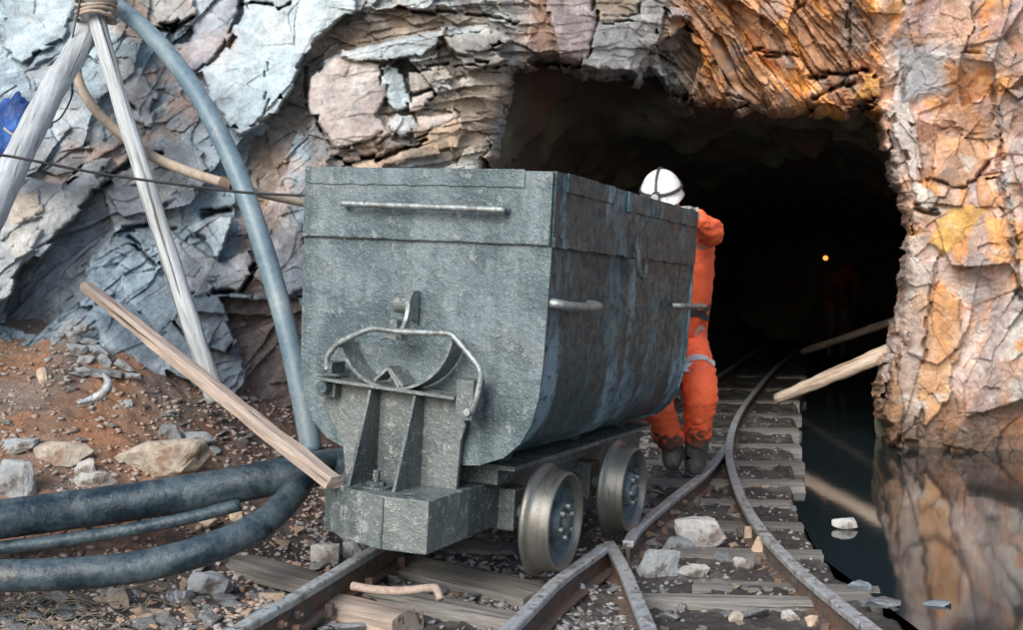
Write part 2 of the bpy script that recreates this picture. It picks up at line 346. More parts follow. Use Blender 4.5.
# (outline, relief, lean per 100 px across, lean per 100 px down, colour (deep recesses tinted with shade), how much colour, own roughness kept)
slabs = [
 ([(245,-60),(352,-60),(352,10),(318,38),(297,70),(272,118),(240,134),(212,100),(196,72),(228,42),(243,12)], .30, .05, .06, lb, .75, .12),
 ([(160,-60),(238,-60),(238,12),(222,42),(196,70),(176,66),(190,30)], .16, .10, .08, (.42,.42,.46), .6, .15),
 ([(104,-60),(165,-60),(196,0),(186,22),(150,30),(128,12)], .22, .0, .1, tn, .45, .5),
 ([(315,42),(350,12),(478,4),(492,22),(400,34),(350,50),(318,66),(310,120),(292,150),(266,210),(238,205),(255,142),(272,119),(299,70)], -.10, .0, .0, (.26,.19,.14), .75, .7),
 ([(308,100),(313,76),(343,56),(384,62),(386,98),(376,112),(391,133),(377,143),(334,145),(318,126)], .17, .02, .05, pk, .8, .05),
 ([(334,146),(378,144),(392,134),(412,140),(404,156),(372,160),(338,158)], .10, .0, -.3, br, .7, .6),
 ([(386,64),(404,70),(411,104),(396,112),(385,99)], .19, .0, .1, lb, .7, .12),
 ([(395,113),(411,117),(419,131),(400,138),(388,126)], .17, .0, .1, lb, .6, .12),
 ([(409,68),(440,66),(437,86),(411,94)], .22, .0, .1, (.5,.44,.38), .8, .15),
 ([(411,97),(432,90),(433,104),(412,110)], .22, .0, .1, pk, .8, .15),
 ([(436,80),(453,88),(451,99),(438,96)], .17, .0, .1, (.25,.26,.29), .8, .15),
 ([(338,170),(378,162),(420,141),(458,120),(468,130),(462,150),(420,160),(380,172),(340,182)], .24, .0, .15, tn, .75, .25),
 ([(414,118),(458,108),(462,118),(440,130),(420,138)], .16, .0, .1, pk, .6, .3),
 ([(343,49),(400,36),(446,28),(442,46),(412,58),(372,60),(342,57)], .26, .0, .15, lb, .6, .2),
 ([(448,36),(498,27),(508,35),(500,44),(470,52),(456,46)], .42, .0, .2, (.47,.44,.40), .7, .3),
 ([(456,50),(500,46),(504,56),(476,68),(464,62)], .38, .0, .2, (.44,.42,.38), .7, .3),
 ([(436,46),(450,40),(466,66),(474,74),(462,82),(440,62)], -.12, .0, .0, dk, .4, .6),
 ([(546,-80),(594,-60),(593,30),(586,54),(578,66),(566,62),(556,46),(548,20)], .52, .10, .05, (.40,.33,.34), .8, .15),
 ([(530,-60),(545,-60),(548,30),(560,62),(540,58),(528,40)], .10, .0, .0, (.33,.2,.14), .7, .5),
 ([(594,20),(640,14),(652,-40),(668,-40),(664,10),(656,40),(645,56),(635,76),(600,73),(579,67),(590,45)], .46, -.1, .1, gy, .8, .3),
 ([(596,-60),(640,-60),(638,14),(596,19)], .34, .0, .2, tn, .7, .4),
 ([(664,6),(690,14),(694,22),(668,18)], .45, .0, .0, (.3,.27,.28), .9, .3),
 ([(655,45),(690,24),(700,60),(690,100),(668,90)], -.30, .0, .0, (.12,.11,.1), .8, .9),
 ([(0,-60),(92,-60),(60,40),(20,60),(0,50)], .16, .0, .1, lb, .7, .25),
 ([(28,70),(70,50),(78,90),(110,110),(100,150),(60,140),(45,110)], .06, .0, .1, (.42,.45,.47), .6, .4),
 ([(110,60),(130,55),(160,95),(152,130),(122,118)], .14, .1, .1, (.45,.44,.45), .6, .25),
 ([(0,172),(32,176),(60,186),(98,156),(112,160),(84,205),(58,232),(34,262),(8,300),(-30,320),(-30,170)], .26, -.06, .1, (.50,.53,.53), .8, .45),
 ([(10,228),(46,228),(34,250),(14,262)], .36, .0, .1, (.52,.50,.46), .8, .2),
 ([(4,196),(40,190),(44,214),(20,224),(2,218)], .34, .0, .1, (.55,.46,.38), .8, .2),
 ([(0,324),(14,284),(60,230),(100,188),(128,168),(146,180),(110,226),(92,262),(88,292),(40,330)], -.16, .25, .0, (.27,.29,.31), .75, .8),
 ([(100,192),(146,182),(152,225),(112,236)], .06, .0, .1, (.30,.33,.38), .6, .3),
 ([(122,272),(158,264),(206,328),(212,374),(172,388),(140,330)], .10, .0, .12, bl, .8, .25),
 ([(92,310),(128,296),(172,350),(168,380),(130,372),(100,345)], .08, .0, .1, (.24,.32,.39), .7, .3),
 ([(174,232),(213,262),(206,288),(184,292),(168,262)], .12, .0, .1, (.36,.37,.38), .6, .2),
 ([(186,228),(204,216),(232,214),(226,248),(216,264),(208,244)], .34, .25, .1, (.33,.39,.43), .8, .2),
 ([(216,266),(247,250),(256,266),(241,290),(214,287)], .22, .0, .15, (.36,.38,.40), .7, .2),
 ([(192,292),(250,292),(248,325),(226,352),(206,346)], .2, .0, .1, bl, .7, .25),
 ([(262,236),(300,220),(310,290),(284,300),(262,270)], .18, .0, .1, (.3,.33,.37), .6, .3),
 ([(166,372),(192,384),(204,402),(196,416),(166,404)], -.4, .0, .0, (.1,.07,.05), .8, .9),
 ([(160,150),(196,140),(214,170),(182,182)], .16, .1, .1, (.30,.35,.38), .6, .3),
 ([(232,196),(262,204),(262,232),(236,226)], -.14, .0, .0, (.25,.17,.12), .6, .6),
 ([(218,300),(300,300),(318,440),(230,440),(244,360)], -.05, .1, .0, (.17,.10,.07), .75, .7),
 ([(898,44),(946,48),(942,98),(904,102)], .06, .0, .0, (.26,.32,.37), .75, .31),
 ([(934,134),(984,138),(992,160),(976,183),(955,186),(930,178)], .13, .0, .1, (.50,.29,.16), .7, .3),
 ([(976,180),(1003,174),(1004,205),(980,204)], .17, .0, .1, (.54,.27,.12), .85, .3),
 ([(946,206),(986,204),(966,236),(940,252),(930,240)], .12, .1, .0, (.60,.36,.10), .85, .3),
 ([(912,180),(922,182),(938,196),(932,207),(914,202)], .26, .0, .0, (.50,.47,.42), .9, .2),
 ([(896,50),(906,100),(914,140),(924,180),(912,182),(900,150),(890,110)], .14, .1, .0, (.48,.45,.43), .7, .4),
 ([(905,255),(935,262),(935,330),(915,440),(898,440),(900,330)], .10, .2, .0, (.42,.36,.32), .6, .5),
 ([(932,290),(962,300),(955,390),(925,430),(918,380)], .12, .1, .0, (.55,.31,.15), .7, .5),
 ([(850,100),(880,98),(884,72),(862,76)], .10, .0, .0, (.60,.32,.09), .85, .4),
 ([(886,400),(898,340),(902,400),(900,450),(884,440)], .20, .2, .0, (.36,.2,.1), .7, .6),
]
macro = np.zeros(U.shape); mw = np.zeros(U.shape); keepH = np.ones(U.shape)
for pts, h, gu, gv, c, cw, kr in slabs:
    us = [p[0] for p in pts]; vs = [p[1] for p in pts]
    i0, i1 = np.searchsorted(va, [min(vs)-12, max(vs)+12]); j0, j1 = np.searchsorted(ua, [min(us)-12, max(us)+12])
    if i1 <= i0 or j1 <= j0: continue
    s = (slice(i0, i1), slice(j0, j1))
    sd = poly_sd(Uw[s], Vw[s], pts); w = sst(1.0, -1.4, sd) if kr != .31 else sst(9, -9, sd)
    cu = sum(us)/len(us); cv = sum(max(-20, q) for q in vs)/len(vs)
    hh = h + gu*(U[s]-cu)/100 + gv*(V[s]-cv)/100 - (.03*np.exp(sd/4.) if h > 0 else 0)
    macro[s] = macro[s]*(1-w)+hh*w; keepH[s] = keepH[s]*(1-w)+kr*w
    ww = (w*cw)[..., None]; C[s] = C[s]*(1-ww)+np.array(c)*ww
H = H*(.13+.87*keepH)*(.52+.12*right) + macro*(.62-.16*mid)
def groove(pts, w, d):
    global H, C
    for (x0, y0), (x1, y1) in zip(pts[:-1], pts[1:]):
        i0, i1 = np.searchsorted(va, [min(y0, y1)-20, max(y0, y1)+20]); j0, j1 = np.searchsorted(ua, [min(x0, x1)-20, max(x0, x1)+20]); s = (slice(i0, i1), slice(j0, j1))
        ex, ey = x1-x0, y1-y0; uu = Uw[s]; vv = Vw[s]
        t = np.clip(((uu-x0)*ex+(vv-y0)*ey)/(ex*ex+ey*ey), 0, 1); dd = np.hypot(uu-x0-t*ex, vv-y0-t*ey)
        H[s] = H[s] - .75*d*np.exp(-(dd/(w*.75))**2)
for g in [([(808,78),(835,73),(863,71)],3.2,.32),([(812,97),(832,90),(850,82)],3,.28),([(846,-20),(848,40),(850,72)],1.6,.12),([(792,10),(808,6)],2,.12),([(748,54),(760,50),(772,55),(800,54)],2.2,.14),
          ([(240,2),(262,4),(280,6),(290,0)],2,.2),([(154,26),(170,28),(188,14)],2.5,.25),([(930,178),(955,186),(978,182),(990,162)],2,.14),([(968,52),(984,54)],1.8,.1),([(978,178),(1003,174)],1.6,.1),([(972,-20),(974,30),(968,52)],1.5,.08),
          ([(915,205),(935,210)],3,.25),([(262,68),(264,78)],1.2,.05),([(268,95),(258,122)],1.3,.06),([(306,70),(308,100)],2,.12),([(308,100),(318,126),(336,146)],1.8,.12),([(340,158),(380,160),(410,150),(430,140)],2.6,.25),([(100,186),(130,166),(160,160)],3,.25),
          ([(112,232),(150,226),(175,228)],2.5,.2),([(128,236),(160,262)],2.,.15),([(200,214),(228,208)],3,.25),([(212,290),(240,292),(256,270)],2.5,.2),([(390,10),(460,12),(520,20)],1.8,.14),([(420,68),(470,60),(520,66)],2.,.15),([(940,250),(930,300),(925,360)],2,.1),([(868,98),(880,104)],2,.2),
          ([(990,90),(1000,140),(1012,230),(1016,300)],3,.10),([(700,100),(725,106)],2,.15),([(726,96),(740,100),(752,108)],1.6,.12),([(890,330),(905,345)],4,.2),([(176,318),(190,340),(212,352)],1.8,.12),([(110,60),(118,88),(140,110)],2.2,.2)]:
    groove(*g)
# white streaks and lichen at the far right
wst = np.exp(-((U-(1000+.11*(V-110)))/5)**2)*sst(95, 130, V)*(1-sst(250, 270, V))*sst(-.3, .2, wfu)
C = mixn(C, (.50, .56, .55), np.clip(wst, 0, 1)*.8)
lic = sst(1000, 1022, U+14*wfu+10*wu)*sst(285, 310, V+8*wfv)*(1-sst(395, 420, V+10*wfv))*sst(-.1, .15, wfu+wfv)
C = mixn(C, (.60, .60, .55), lic*.85)
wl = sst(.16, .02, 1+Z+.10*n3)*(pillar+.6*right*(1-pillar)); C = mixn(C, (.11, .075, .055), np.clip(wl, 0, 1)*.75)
C = C*(1+.55*tone[..., None])*(1+.35*fbm(X*14, Z*14, 47, 4)[..., None])
C = mixn(C, (.62, .64, .63), sst(.22, .45, fbm(X*5, Z*5, 48, 5))*.5*(1-roof)); C = mixn(C, (.17, .16, .16), sst(.25, .45, fbm(X*4, Z*6, 49, 5))*.4)
# mouth of the tunnel
mouth = [(470,530),(478,300),(486,170),(494,125),(508,96),(511,70),(545,62),(575,67),(598,75),(636,77),(648,58),(658,72),(672,92),(690,105),(704,106),(722,104),(736,112),(752,106),(776,111),(800,108),(830,107),(846,112),(866,108),(884,116),
         (889,150),(893,175),(902,190),(908,215),(914,232),(909,262),(904,300),(898,340),(884,372),(881,402),(890,430),(893,450),(896,530)]
_f1, _f2, blk, blk2, _a, _b, _c = worley(X/.16+.5*wfu, Z/.11+.5*wfv, 55)
sdm = poly_sd(U + 3*wu + 7*wfu, V + 3*wv + 7*wfv, mouth) + 9*(blk-.5)
H = H - .13*np.exp(-(np.maximum(sdm, 0)/4.)**1.3)
D = D0 - H + np.where(sdm < 0, -sdm*.10, 0)
ry = CT + ST*(315-V)/FPX; rx = (U-511.5)/FPX/ry; rz = (-ST + CT*(315-V)/FPX)/ry
Vt = np.stack([rx*D, D, 1+rz*D], -1)
cliff = grid_mesh('cliff', Vt, sdm > -7, M_rock, np.clip(C, .02, .85), kind='structure')
def cliffD(px, py):
    i = min(max(int(np.searchsorted(va, py)), 0), len(va)-1); j = min(max(int(np.searchsorted(ua, px)), 0), len(ua)-1); return float(D[i, j])
# ------------------------------------------------------------------ tunnel
NT = 240; mpts = []
per = [(Vector(a), Vector(b)) for a, b in zip(mouth, mouth[1:]+mouth[:1])]
for a, b in per:
    n = max(1, int((b-a).length/7))
    for k in range(n): mpts.append(a.lerp(b, k/n))
ringP = []
for q in mpts:
    d = cliffD(q.x, q.y) ; d = float(baseD(np.array([[q.x]]), np.array([[q.y]]))[0, 0])
    ringP.append(np.array(P(q.x, q.y, d+.42)))
ringP = np.array(ringP); NT = len(ringP)
cen = np.array((1.25, 8.6, 1.0)); ax = np.array((math.sin(R(18)), math.cos(R(18)), 0)); lat = np.array((math.cos(R(18)), -math.sin(R(18)), 0))
rel = ringP-cen; la = rel@lat; lz = rel[:, 2]; ls = rel@ax; ang = np.arctan2(lz, la)
S = np.concatenate([np.linspace(0, 4, 70), np.linspace(4.1, 17, 120)])
rows = []
for s in S:
    k = float(sst(0, 2.6, np.array(s))); c_, s_ = np.cos(ang), np.sin(ang)
    Rr = 1./((np.abs(c_)/1.75)**3.2+(np.abs(s_)/1.55)**3.2)**(1/3.2)
    A = la*(1-k)+Rr*c_*k; Zz = lz*(1-k)+(Rr*s_)*k
    nz = .16*fbm(np.full(NT, s*.9)+ang, ang*2.2, 51, 4)+.05*fbm(np.full(NT, s*4.), ang*8, 52, 3)
    fc, _, _, _ = facets(np.full(NT, s*1.6)+.3*ang, ang*3., 53, .8)
    dr = (nz + .16*fc)*min(1, s/.5) + (.05 if s < .2 else 0)
    A = A + dr*c_; Zz = Zz + dr*s_
    al = ls*(1-k) + s
    rows.append(cen + A[:, None]*lat + al[:, None]*ax + Zz[:, None]*np.array((0, 0, 1)) + np.array((0, 0, .012*s)))
rows = np.array(rows); last = rows[-1]; cc = last.mean(0)
rows = np.concatenate([rows, [cc+(last-cc)*f + ax*(.3*(1-f)) for f in (.7, .4, .1, .001)]]); rows = np.concatenate([rows, rows[:, :1]], 1)
tx = fbm(rows[..., 0]*1.5, rows[..., 2]*1.5+rows[..., 1], 61, 4); TC = np.zeros(rows.shape)+np.array((.12, .105, .085)); TC = mixn(TC, (.24, .24, .17), sst(0, .3, tx)*.8); TC = mixn(TC, (.16, .07, .04), sst(.1, .3, -tx)*.7)  # these low tints carry tunnel gloom as well
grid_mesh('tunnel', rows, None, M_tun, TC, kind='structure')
# ------------------------------------------------------------------ ground
xe_t = ([-5, 4, 5.2, 6.5, 11, 14, 26], [1.40, 1.40, 1.37, 1.56, 2.62, 3.4, 6.6])
xl_t = ([-5, 3.7, 4.4, 7, 13.7, 26], [-2.2, -.87, -.62, .16, 2.25, 6.])
def gh(x, y):
    x = np.asarray(x, float); y = np.asarray(y, float)
    base = .02*np.maximum(0, y-4.4) - .108
    xe = np.interp(y, *xe_t); xl = np.interp(y, *xl_t)
    g = base + .038*fbm(x*2.6, y*2.6, 71, 4) + .020*fbm(x*11, y*11, 72, 4)
    s = sst(0, 1, (xl-.22-x)/.9); c = .15 + .36*sst(0, 1, (-.95-x)/1.3)
    m = s*c*np.clip(y-4.25, 0, 3.2)
    m = m + s*sst(4.2, 4.6, y)*(.05*fbm(x*1.5, y*1.5, 73, 4)+.02*fbm(x*6, y*6, 74, 4))
    g = g + m
    drop = sst(-.06, .10, x-xe+.05*fbm(x*5, y*5, 75, 3)) * sst(2.6, 3.4, y)
    return g*(1-drop) + (-.6)*drop
gx = axis(-60, 60, -3.2, 3.4, .0095, 3.); gy = []
y = 3.0
while y < 27: gy.append(y); y += max(.0085, (y-1)*.0024)
y = 27.
while y < 70: y += 2; gy.append(y)
b_ = []; y = 3.0; st = .012
while y > -40: st = min(2.5, st*1.12); y -= st; b_.append(y)
gy = np.array(b_[::-1]+gy); GX, GY = np.meshgrid(gx, gy); GZ = gh(GX, GY)
gb = fbm(GX*30, GY*30, 76, 3); GZ = GZ + .006*gb
nm = fbm(GX*1.6, GY*1.6, 77, 5); nb = fbm(GX*4, GY*4, 78, 4)
GC = np.zeros(GX.shape+(3,)) + np.array((.060, .056, .053)); GC = mixn(GC, (.155, .14, .125), sst(-.1, .3, nb)*.8); GC = mixn(GC, (.05, .045, .045), sst(.05, .3, nm)*.7)
md = sst(.02, .25, GZ+.12)*sst(-.3, .1, -GX-.9); MC = np.zeros(GC.shape)+np.array((.31, .185, .12)); MC = mixn(MC, (.24, .19, .165), sst(-.05, .25, nm)*.85); MC = mixn(MC, (.38, .17, .08), sst(.05, .3, nb)*.6); MC = mixn(MC, (.10, .07, .06), sst(-1.75, -1.15, GX+.4*nm)*.8)
GC = GC*(1-md[..., None])+MC*md[..., None]
M_grd = rock_mat('gritty mine dirt', rough=.5)
grid_mesh('ground', np.stack([GX, GY, GZ], -1), None, M_grd, GC, kind='structure')
# ------------------------------------------------------------------ water
m, t, b = nt('dark pool water'); v = coords(t)
b.inputs['Base Color'].default_value = (.016, .026, .030, 1); b.inputs['Roughness'].default_value = .055; b.inputs['IOR'].default_value = 1.45; b.inputs['Specular IOR Level'].default_value = .75
bump(t, b, [(noi(t, v, 2.2, 2, .4), .0007), (noi(t, v, 9, 2, .4), .00012)])
WZ = -.085
bm = bmesh.new(); bm.faces.new([bm.verts.new((np.interp(q, *xe_t)-.03, q, WZ)) for q in (26, 14, 11, 8, 6.5, 5.2, 4, 1.5)] + [bm.verts.new((14, 1.5, WZ)), bm.verts.new((14, 26, WZ))])
bm_obj('water', bm, m, kind='structure')
# ------------------------------------------------------------------ materials for things
M_rail_top = mat('worn rail steel', [(.20,.23,.25),(.42,.46,.48),(.34,.34,.33),(.14,.12,.10)], 16, .42, .004, 50, metal=.25, spots=(26, (.10,.08,.07), .58))
M_rail_rust = mat('rusty rail steel', [(.07,.045,.035),(.15,.09,.06),(.07,.06,.055),(.17,.16,.15)], 12, .8, .004, 60)
M_tie = mat('weathered sleeper wood', [(.09,.085,.08),(.20,.19,.175),(.13,.12,.105),(.24,.21,.18)], 3, .8, .006, 14, stretch=(.6, 9, 9), rnd_v=.22)
M_wood = mat('bleached peeled wood', [(.16,.16,.155),(.31,.33,.335),(.41,.44,.455),(.25,.225,.195)], 2.2, .75, .004, 9, stretch=(7, 7, .7))
M_woodx = mat('bleached peeled wood along', [(.22,.165,.13),(.36,.285,.235),(.29,.24,.205)], 2.2, .75, .004, 9, stretch=(.7, 8, 8))
M_wood2 = mat('brown split wood', [(.20,.14,.10),(.40,.31,.24),(.52,.43,.35),(.28,.21,.16)], 2.2, .75, .005, 9, stretch=(7, 7, .6))
M_hose = mat('black rubber hose with dried mud', [(.008,.015,.022),(.016,.03,.042),(.06,.085,.10),(.02,.032,.042)], 7, .24, .005, 34, spots=(7, (.13,.125,.115), .62))
M_bpipe = mat('blue grey plastic pipe', [(.07,.12,.155),(.11,.165,.20),(.19,.235,.255)], 4, .45, .002, 40, spots=(12, (.25,.25,.23), .62))
M_bhose = mat('brown canvas hose', [(.20,.16,.13),(.33,.27,.21),(.26,.23,.2)], 7, .8, .003, 50)
for m_, st_ in ((M_wood, (11, 11, .35)), (M_woodx, (.5, 12, 12)), (M_tie, (.5, 12, 12))):   # drying cracks along the grain
    t = m_.node_tree; b = t.nodes['Principled BSDF']; src = b.inputs['Base Color'].links[0].from_socket
    k_ = noi(t, coords(t, st_), 2.6, 4, .5, .1); r_ = ramp(t, k_, [(.32, 0.), (.40, 1.)]); t.links.new(mixc(t, r_, (.07, .055, .045), src), b.inputs['Base Color'])
    bn_ = b.inputs['Normal'].links[0].from_socket; n_ = t.nodes.new('ShaderNodeBump'); n_.inputs['Distance'].default_value = .006; t.links.new(r_, n_.inputs['Height']); t.links.new(bn_, n_.inputs['Normal']); t.links.new(n_.outputs[0], b.inputs['Normal'])
# ------------------------------------------------------------------ rails
HP = [(-.021,0),(.021,0),(.025,-.006),(.023,-.028),(-.023,-.028),(-.025,-.006)]
WP = [(-.022,-.0285),(.022,-.0285),(.008,-.036),(.008,-.096),(.043,-.105),(.043,-.114),(-.043,-.114),(-.043,-.105),(-.008,-.096),(-.008,-.036)]
def rail(pts, label, n=6, bolts=()):
    pth = catmull(pts, n); o0 = pth[0].copy()
    e = empty('rail', o0, label=label, cat='rail', group='rails of the mine track')
    if 'cat' in e: del e['cat']
    q = [p-o0+Vector((0, 0, .0015*mn.noise(p*6))) for p in pth]
    bm = bmesh.new(); sweep(bm, q, HP); bm_obj('rail_head', bm, M_rail_top, e, bevel=.004)
    bm = bmesh.new(); sweep(bm, q, WP); bm_obj('rail_web', bm, M_rail_rust, e)
    for i, t_ in enumerate(bolts):
        k = int(t_*(len(q)-2)); p = q[k]; d = (q[k+1]-q[k]).normalized(); s = d.cross(Vector((0, 0, 1)))
        bm = bmesh.new(); c = p+Vector((0, 0, -.06)); cyl(bm, c+s*.010, c+s*.034, .015, n=6); cyl(bm, c+s*.03, c+s*.046, .008, n=8); bm_obj('bolt', bm, M_rail_rust, e)
    return e
def raised(p, dz): p = p.copy(); p.z += dz; return p
def props2(o, cat): o['category'] = cat
R1 = [G(100, 704), G(228, 632, .03), G(300, 591, .05), G(366, 552, .055), G(435, 512, .055), G(520, 468, .04), G(640, 410, 0), G(715, 377), G(748, 355), G(772, 341)]
R2 = [G(470, 662), G(503, 632, .0), G(536, 600, .01), G(561, 576, .012), G(606, 544, .015)]
R2b = [G(628, 541, .0), G(640, 524, .0), G(672, 497, .0), G(704, 472, .0), G(727, 446, -.012)]
R3 = [G(609, 541, .004), G(622, 563), G(634, 590), G(652, 634), G(668, 680)]
RC = [G(930, 672), G(884, 636), G(838, 600), G(795, 564), G(757, 522), G(737, 485), G(729, 448), G(738, 415), G(757, 388), G(781, 362), G(803, 348), G(836, 338)]
for pts, lb, bo in [(R1, 'rusty rail under the left side of the wagon, coming in at the bottom edge', (.13, .19, .225)),
                (R2, 'worn rail that the two right wheels of the wagon stand on', ()),
                (R2b, 'short wing rail from the big stone up to the long curved rail', (.3, .4, .5, .6)),
                (R3, 'short rail running from the gap below the wheels to the bottom edge', ()),
                (RC, 'long curved rail sweeping along the pool into the tunnel', (.25, .3))]:
    e = rail(pts, lb, 8, bo); e['category'] = 'rail'
    if pts is RC: RC_o = e
    if pts is R2b: R2b_o = e
    if pts is R1: R1_o = e
# spikes and a fishplate on the two rails nearest the eye
for e_, pts_, n_s in ((RC_o, RC, 12), (R2b_o, R2b, 4), (R1_o, R1, 9)):
    pth = catmull(pts_, 8); k0, k1 = (8, 56) if n_s > 9 else ((4, len(pth)-4) if n_s == 4 else (6, 40))
    for i in range(n_s):
        k = int(k0+(k1-k0)*i/(n_s-1)); p = pth[k]-pth[0]; d = (pth[k+1]-pth[k]).normalized(); s_ = d.cross(Vector((0, 0, 1))).normalized()
        for sg in (1, -1):
            c = p+s_*sg*.048+Vector((0, 0, -.088)); M_ = Matrix.Translation(c) @ Matrix.Rotation(math.atan2(d.y, d.x)+rnd.uniform(-.2, .2), 4, 'Z'); bm = bmesh.new(); box(bm, -.012, .012, -.014, .014, -.03, .012, M_); bm_obj('spike', bm, M_rail_rust, e_, bevel=.003)
# ------------------------------------------------------------------ sleepers and loose timbers
def timber(name, a, b, w, h, m, seed, **k):     # a, b: centres of the two ends at the upper face
    a = Vector(a); b = Vector(b); L = (b-a).length; d = (b-a).normalized(); s = Vector((0, 0, 1)).cross(d).normalized(); u = d.cross(s)
    bm = bmesh.new(); n = max(6, int(L/.05)); rings = []
    for i in range(n+1):
        t = i/n; ww = w/2*(1+.05*mn.noise(Vector((t*L*2, seed, 0)))); 
        ring = []
        for (y, z) in ((-1,-1),(-1,-.5),(-1,0),(-.55,0),(0,0),(.55,0),(1,0),(1,-.5),(1,-1),(0,-1)):
            q = Vector((t*L, y*ww, z*h)); nn = mn.noise(Vector((q.x*1.3, q.y*22, seed*3.3)))*.006 + mn.noise(Vector((q.x*9, q.y*30+z*9, seed)))*.003
            q.z += nn + (-.012 if abs(y) == 1 and z == 0 else 0); q.y += mn.noise(Vector((q.x*5, z*8, seed*2.1)))*.006
            if i in (0, n): q.x += mn.noise(Vector((y*4, z*5, seed)))*.018
            ring.append(bm.verts.new(q))
        rings.append(ring)
    for A, B in zip(rings[:-1], rings[1:]):
        for j in range(10): bm.faces.new((A[j], A[(j+1) % 10], B[(j+1) % 10], B[j]))
    bm.faces.new(rings[0][::-1]); bm.faces.new(rings[-1]); bmesh.ops.recalc_face_normals(bm, faces=bm.faces)
    o = bm_obj(name, bm, m, **k); o.matrix_world = Matrix((( d.x, s.x, u.x, a.x), (d.y, s.y, u.y, a.y), (d.z, s.z, u.z, a.z), (0, 0, 0, 1))); return o
ords = ['nearest', 'second', 'third', 'fourth', 'fifth', 'sixth', 'seventh', 'eighth', 'ninth', 'tenth']
ys = [4.62, 5.22, 5.85, 6.45, 7.15, 7.9, 8.75, 9.7, 10.8, 12.0, 13.4, 15.2]
for i, y in enumerate(ys):
    x1 = np.interp(y, *xe_t)-.02+rnd.uniform(-.04, .05); x0 = np.interp(y, *xl_t)-.15 if y > 6.6 else max(np.interp(y, *xl_t)+.95, .72)
    z = tz(y)-.095; sl = .10
    o = timber('sleeper', (x0, y+.12-.0, z), (x1, y-sl*(x1-x0)*.3, z+.008), .2+.03*rnd.random(), .11, M_tie, i+3)
    props(o, label=('grey wooden sleeper beside the pool, %s of the row counted from the foreground' % ords[i]) if i < 10 else 'dim wooden sleeper under the rails deep in the tunnel', cat='sleeper', group='sleepers under the track')
for (a, b, w, h, lb, sd) in [
    (PZ(640, 604, -.10), PZ(818, 608, -.105), .10, .09, 'pale grey board across the foreground inside the curved rail', 21),
    (PZ(330, 606, -.07), PZ(408, 622, -.07), .16, .11, 'short cream coloured timber block with sawn end at the bottom of the left rail', 22),
    (PZ(352, 592, -.09), PZ(520, 626, -.10), .13, .10, 'long grey plank right of the left rail with a bent rod lying on it', 23),
    (PZ(398, 566, -.085), PZ(545, 600, -.09), .24, .13, 'thick dark sleeper below the wagon buffer and front wheel', 24),
    (PZ(205, 556, -.06), PZ(345, 594, -.075), .20, .05, 'wide greenish brown board between the lower hose and the left rail', 25),
    (PZ(150, 526, -.02), PZ(236, 548, -.03), .26, .06, 'broad grey board in the gap between the two thick hoses', 26),
    (PZ(440, 548, -.10), PZ(548, 556, -.10), .2, .10, 'dark sleeper in the shade under the wagon frame', 27)]:
    a.z += .035; b.z += .035; o = timber('plank', a, b, w, h, M_tie if sd != 22 else M_woodx, sd); props(o, label=lb, cat='timber')
# ------------------------------------------------------------------ props and poles
def pole(name, pts, r0, r1, m, seed, n=16, rough=.10, **k):
    pth = catmull(pts, 12); return tube_obj(name, pth, lambda t: r0+(r1-r0)*t, m, n, rough, seed, 5, **k)
pole('wooden_pole', [P(98, -70, 6.9), P(90, 20, 6.5), P(48, 98, 6.0), P(4, 186, 5.5), P(-50, 300, 4.9)], .058, .072, M_wood, 1, label='thick bare log leaning in the upper left corner, below the crossing of poles', cat='pole')
pole('wooden_pole', [P(84, -60, 6.6), P(97, 20, 6.4), P(140, 165, 6.15), P(180, 290, 5.95), P(217, 402, 5.85)], .040, .050, M_wood, 2, n=18, label='tall slim peeled pole standing from the dirt up to the lashing', cat='pole')
bm = bmesh.new()
for k_ in range(5):
    c = P(96, -2+k_*5, 6.42); pth = [c+Vector((.10*math.cos(a_), .12*math.sin(a_), .012*math.sin(2*a_+k_))) for a_ in [2*math.pi*i/18 for i in range(18)]]; tube(bm, pth+[pth[0]], .011, 6)
bm_obj('rope_lashing', bm, M_bhose, smooth=True, label='rope lashing where the two poles cross at the top edge', cat='rope')
def beam(name, a, b, w, h, m, seed, **k):
    return timber(name, a, b, w, h, m, seed, **k)
beam('wooden_batten', P(88, 282, 5.95), P(336, 477, 4.22), .075, .045, M_woodx, 31, label='long pale batten slanting down in front of the pole to the wagon buffer', cat='batten')
pole('wooden_beam', [P(776, 399, 10.5), P(842, 372, 10.2), P(916, 340, 9.9)], .052, .075, M_wood2, 33, rough=.3, label='stout wooden beam from the track side up to the orange rock pillar', cat='beam')
pole('wooden_beam', [P(802, 352, 16.5), P(850, 336, 15.2), P(908, 316, 13.8)], .042, .05, M_wood2, 34, rough=.12, label='thin wooden beam inside the tunnel mouth above the stout beam', cat='beam')
# ------------------------------------------------------------------ hoses and pipes
def hose(name, px, rad, m, n=18, rough=.04, seed=0, **k):
    return tube_obj(name, catmull([P(*q) for q in px], 12), rad, m, n, rough, seed, 3, **k)
hose('hose', [(-160,548,4.15),(-60,528,4.35),(40,514,4.55),(130,502,4.68),(220,488,4.8),(290,474,4.9),(345,466,5.0),(420,470,5.1)], .074, M_hose, 24, label='upper thick black hose lying across the dirt in the left foreground', cat='hose')
hose('hose', [(-160,578,3.95),(-60,576,4.05),(40,575,4.12),(130,568,4.2),(205,550,4.3),(262,524,4.45),(293,494,4.65),(312,470,4.86),(350,458,5.05)], lambda t: .058-.006*t, M_hose, 24, seed=2, label='lower thick black hose curving up at its right end in the left foreground', cat='hose')
hose('hose', [(-120,562,4.3),(0,548,4.45),(80,538,4.55),(170,522,4.65),(240,505,4.75)], .026, M_hose, 14, seed=3, label='thin dark hose lying in the gap between the two thick hoses', cat='hose')
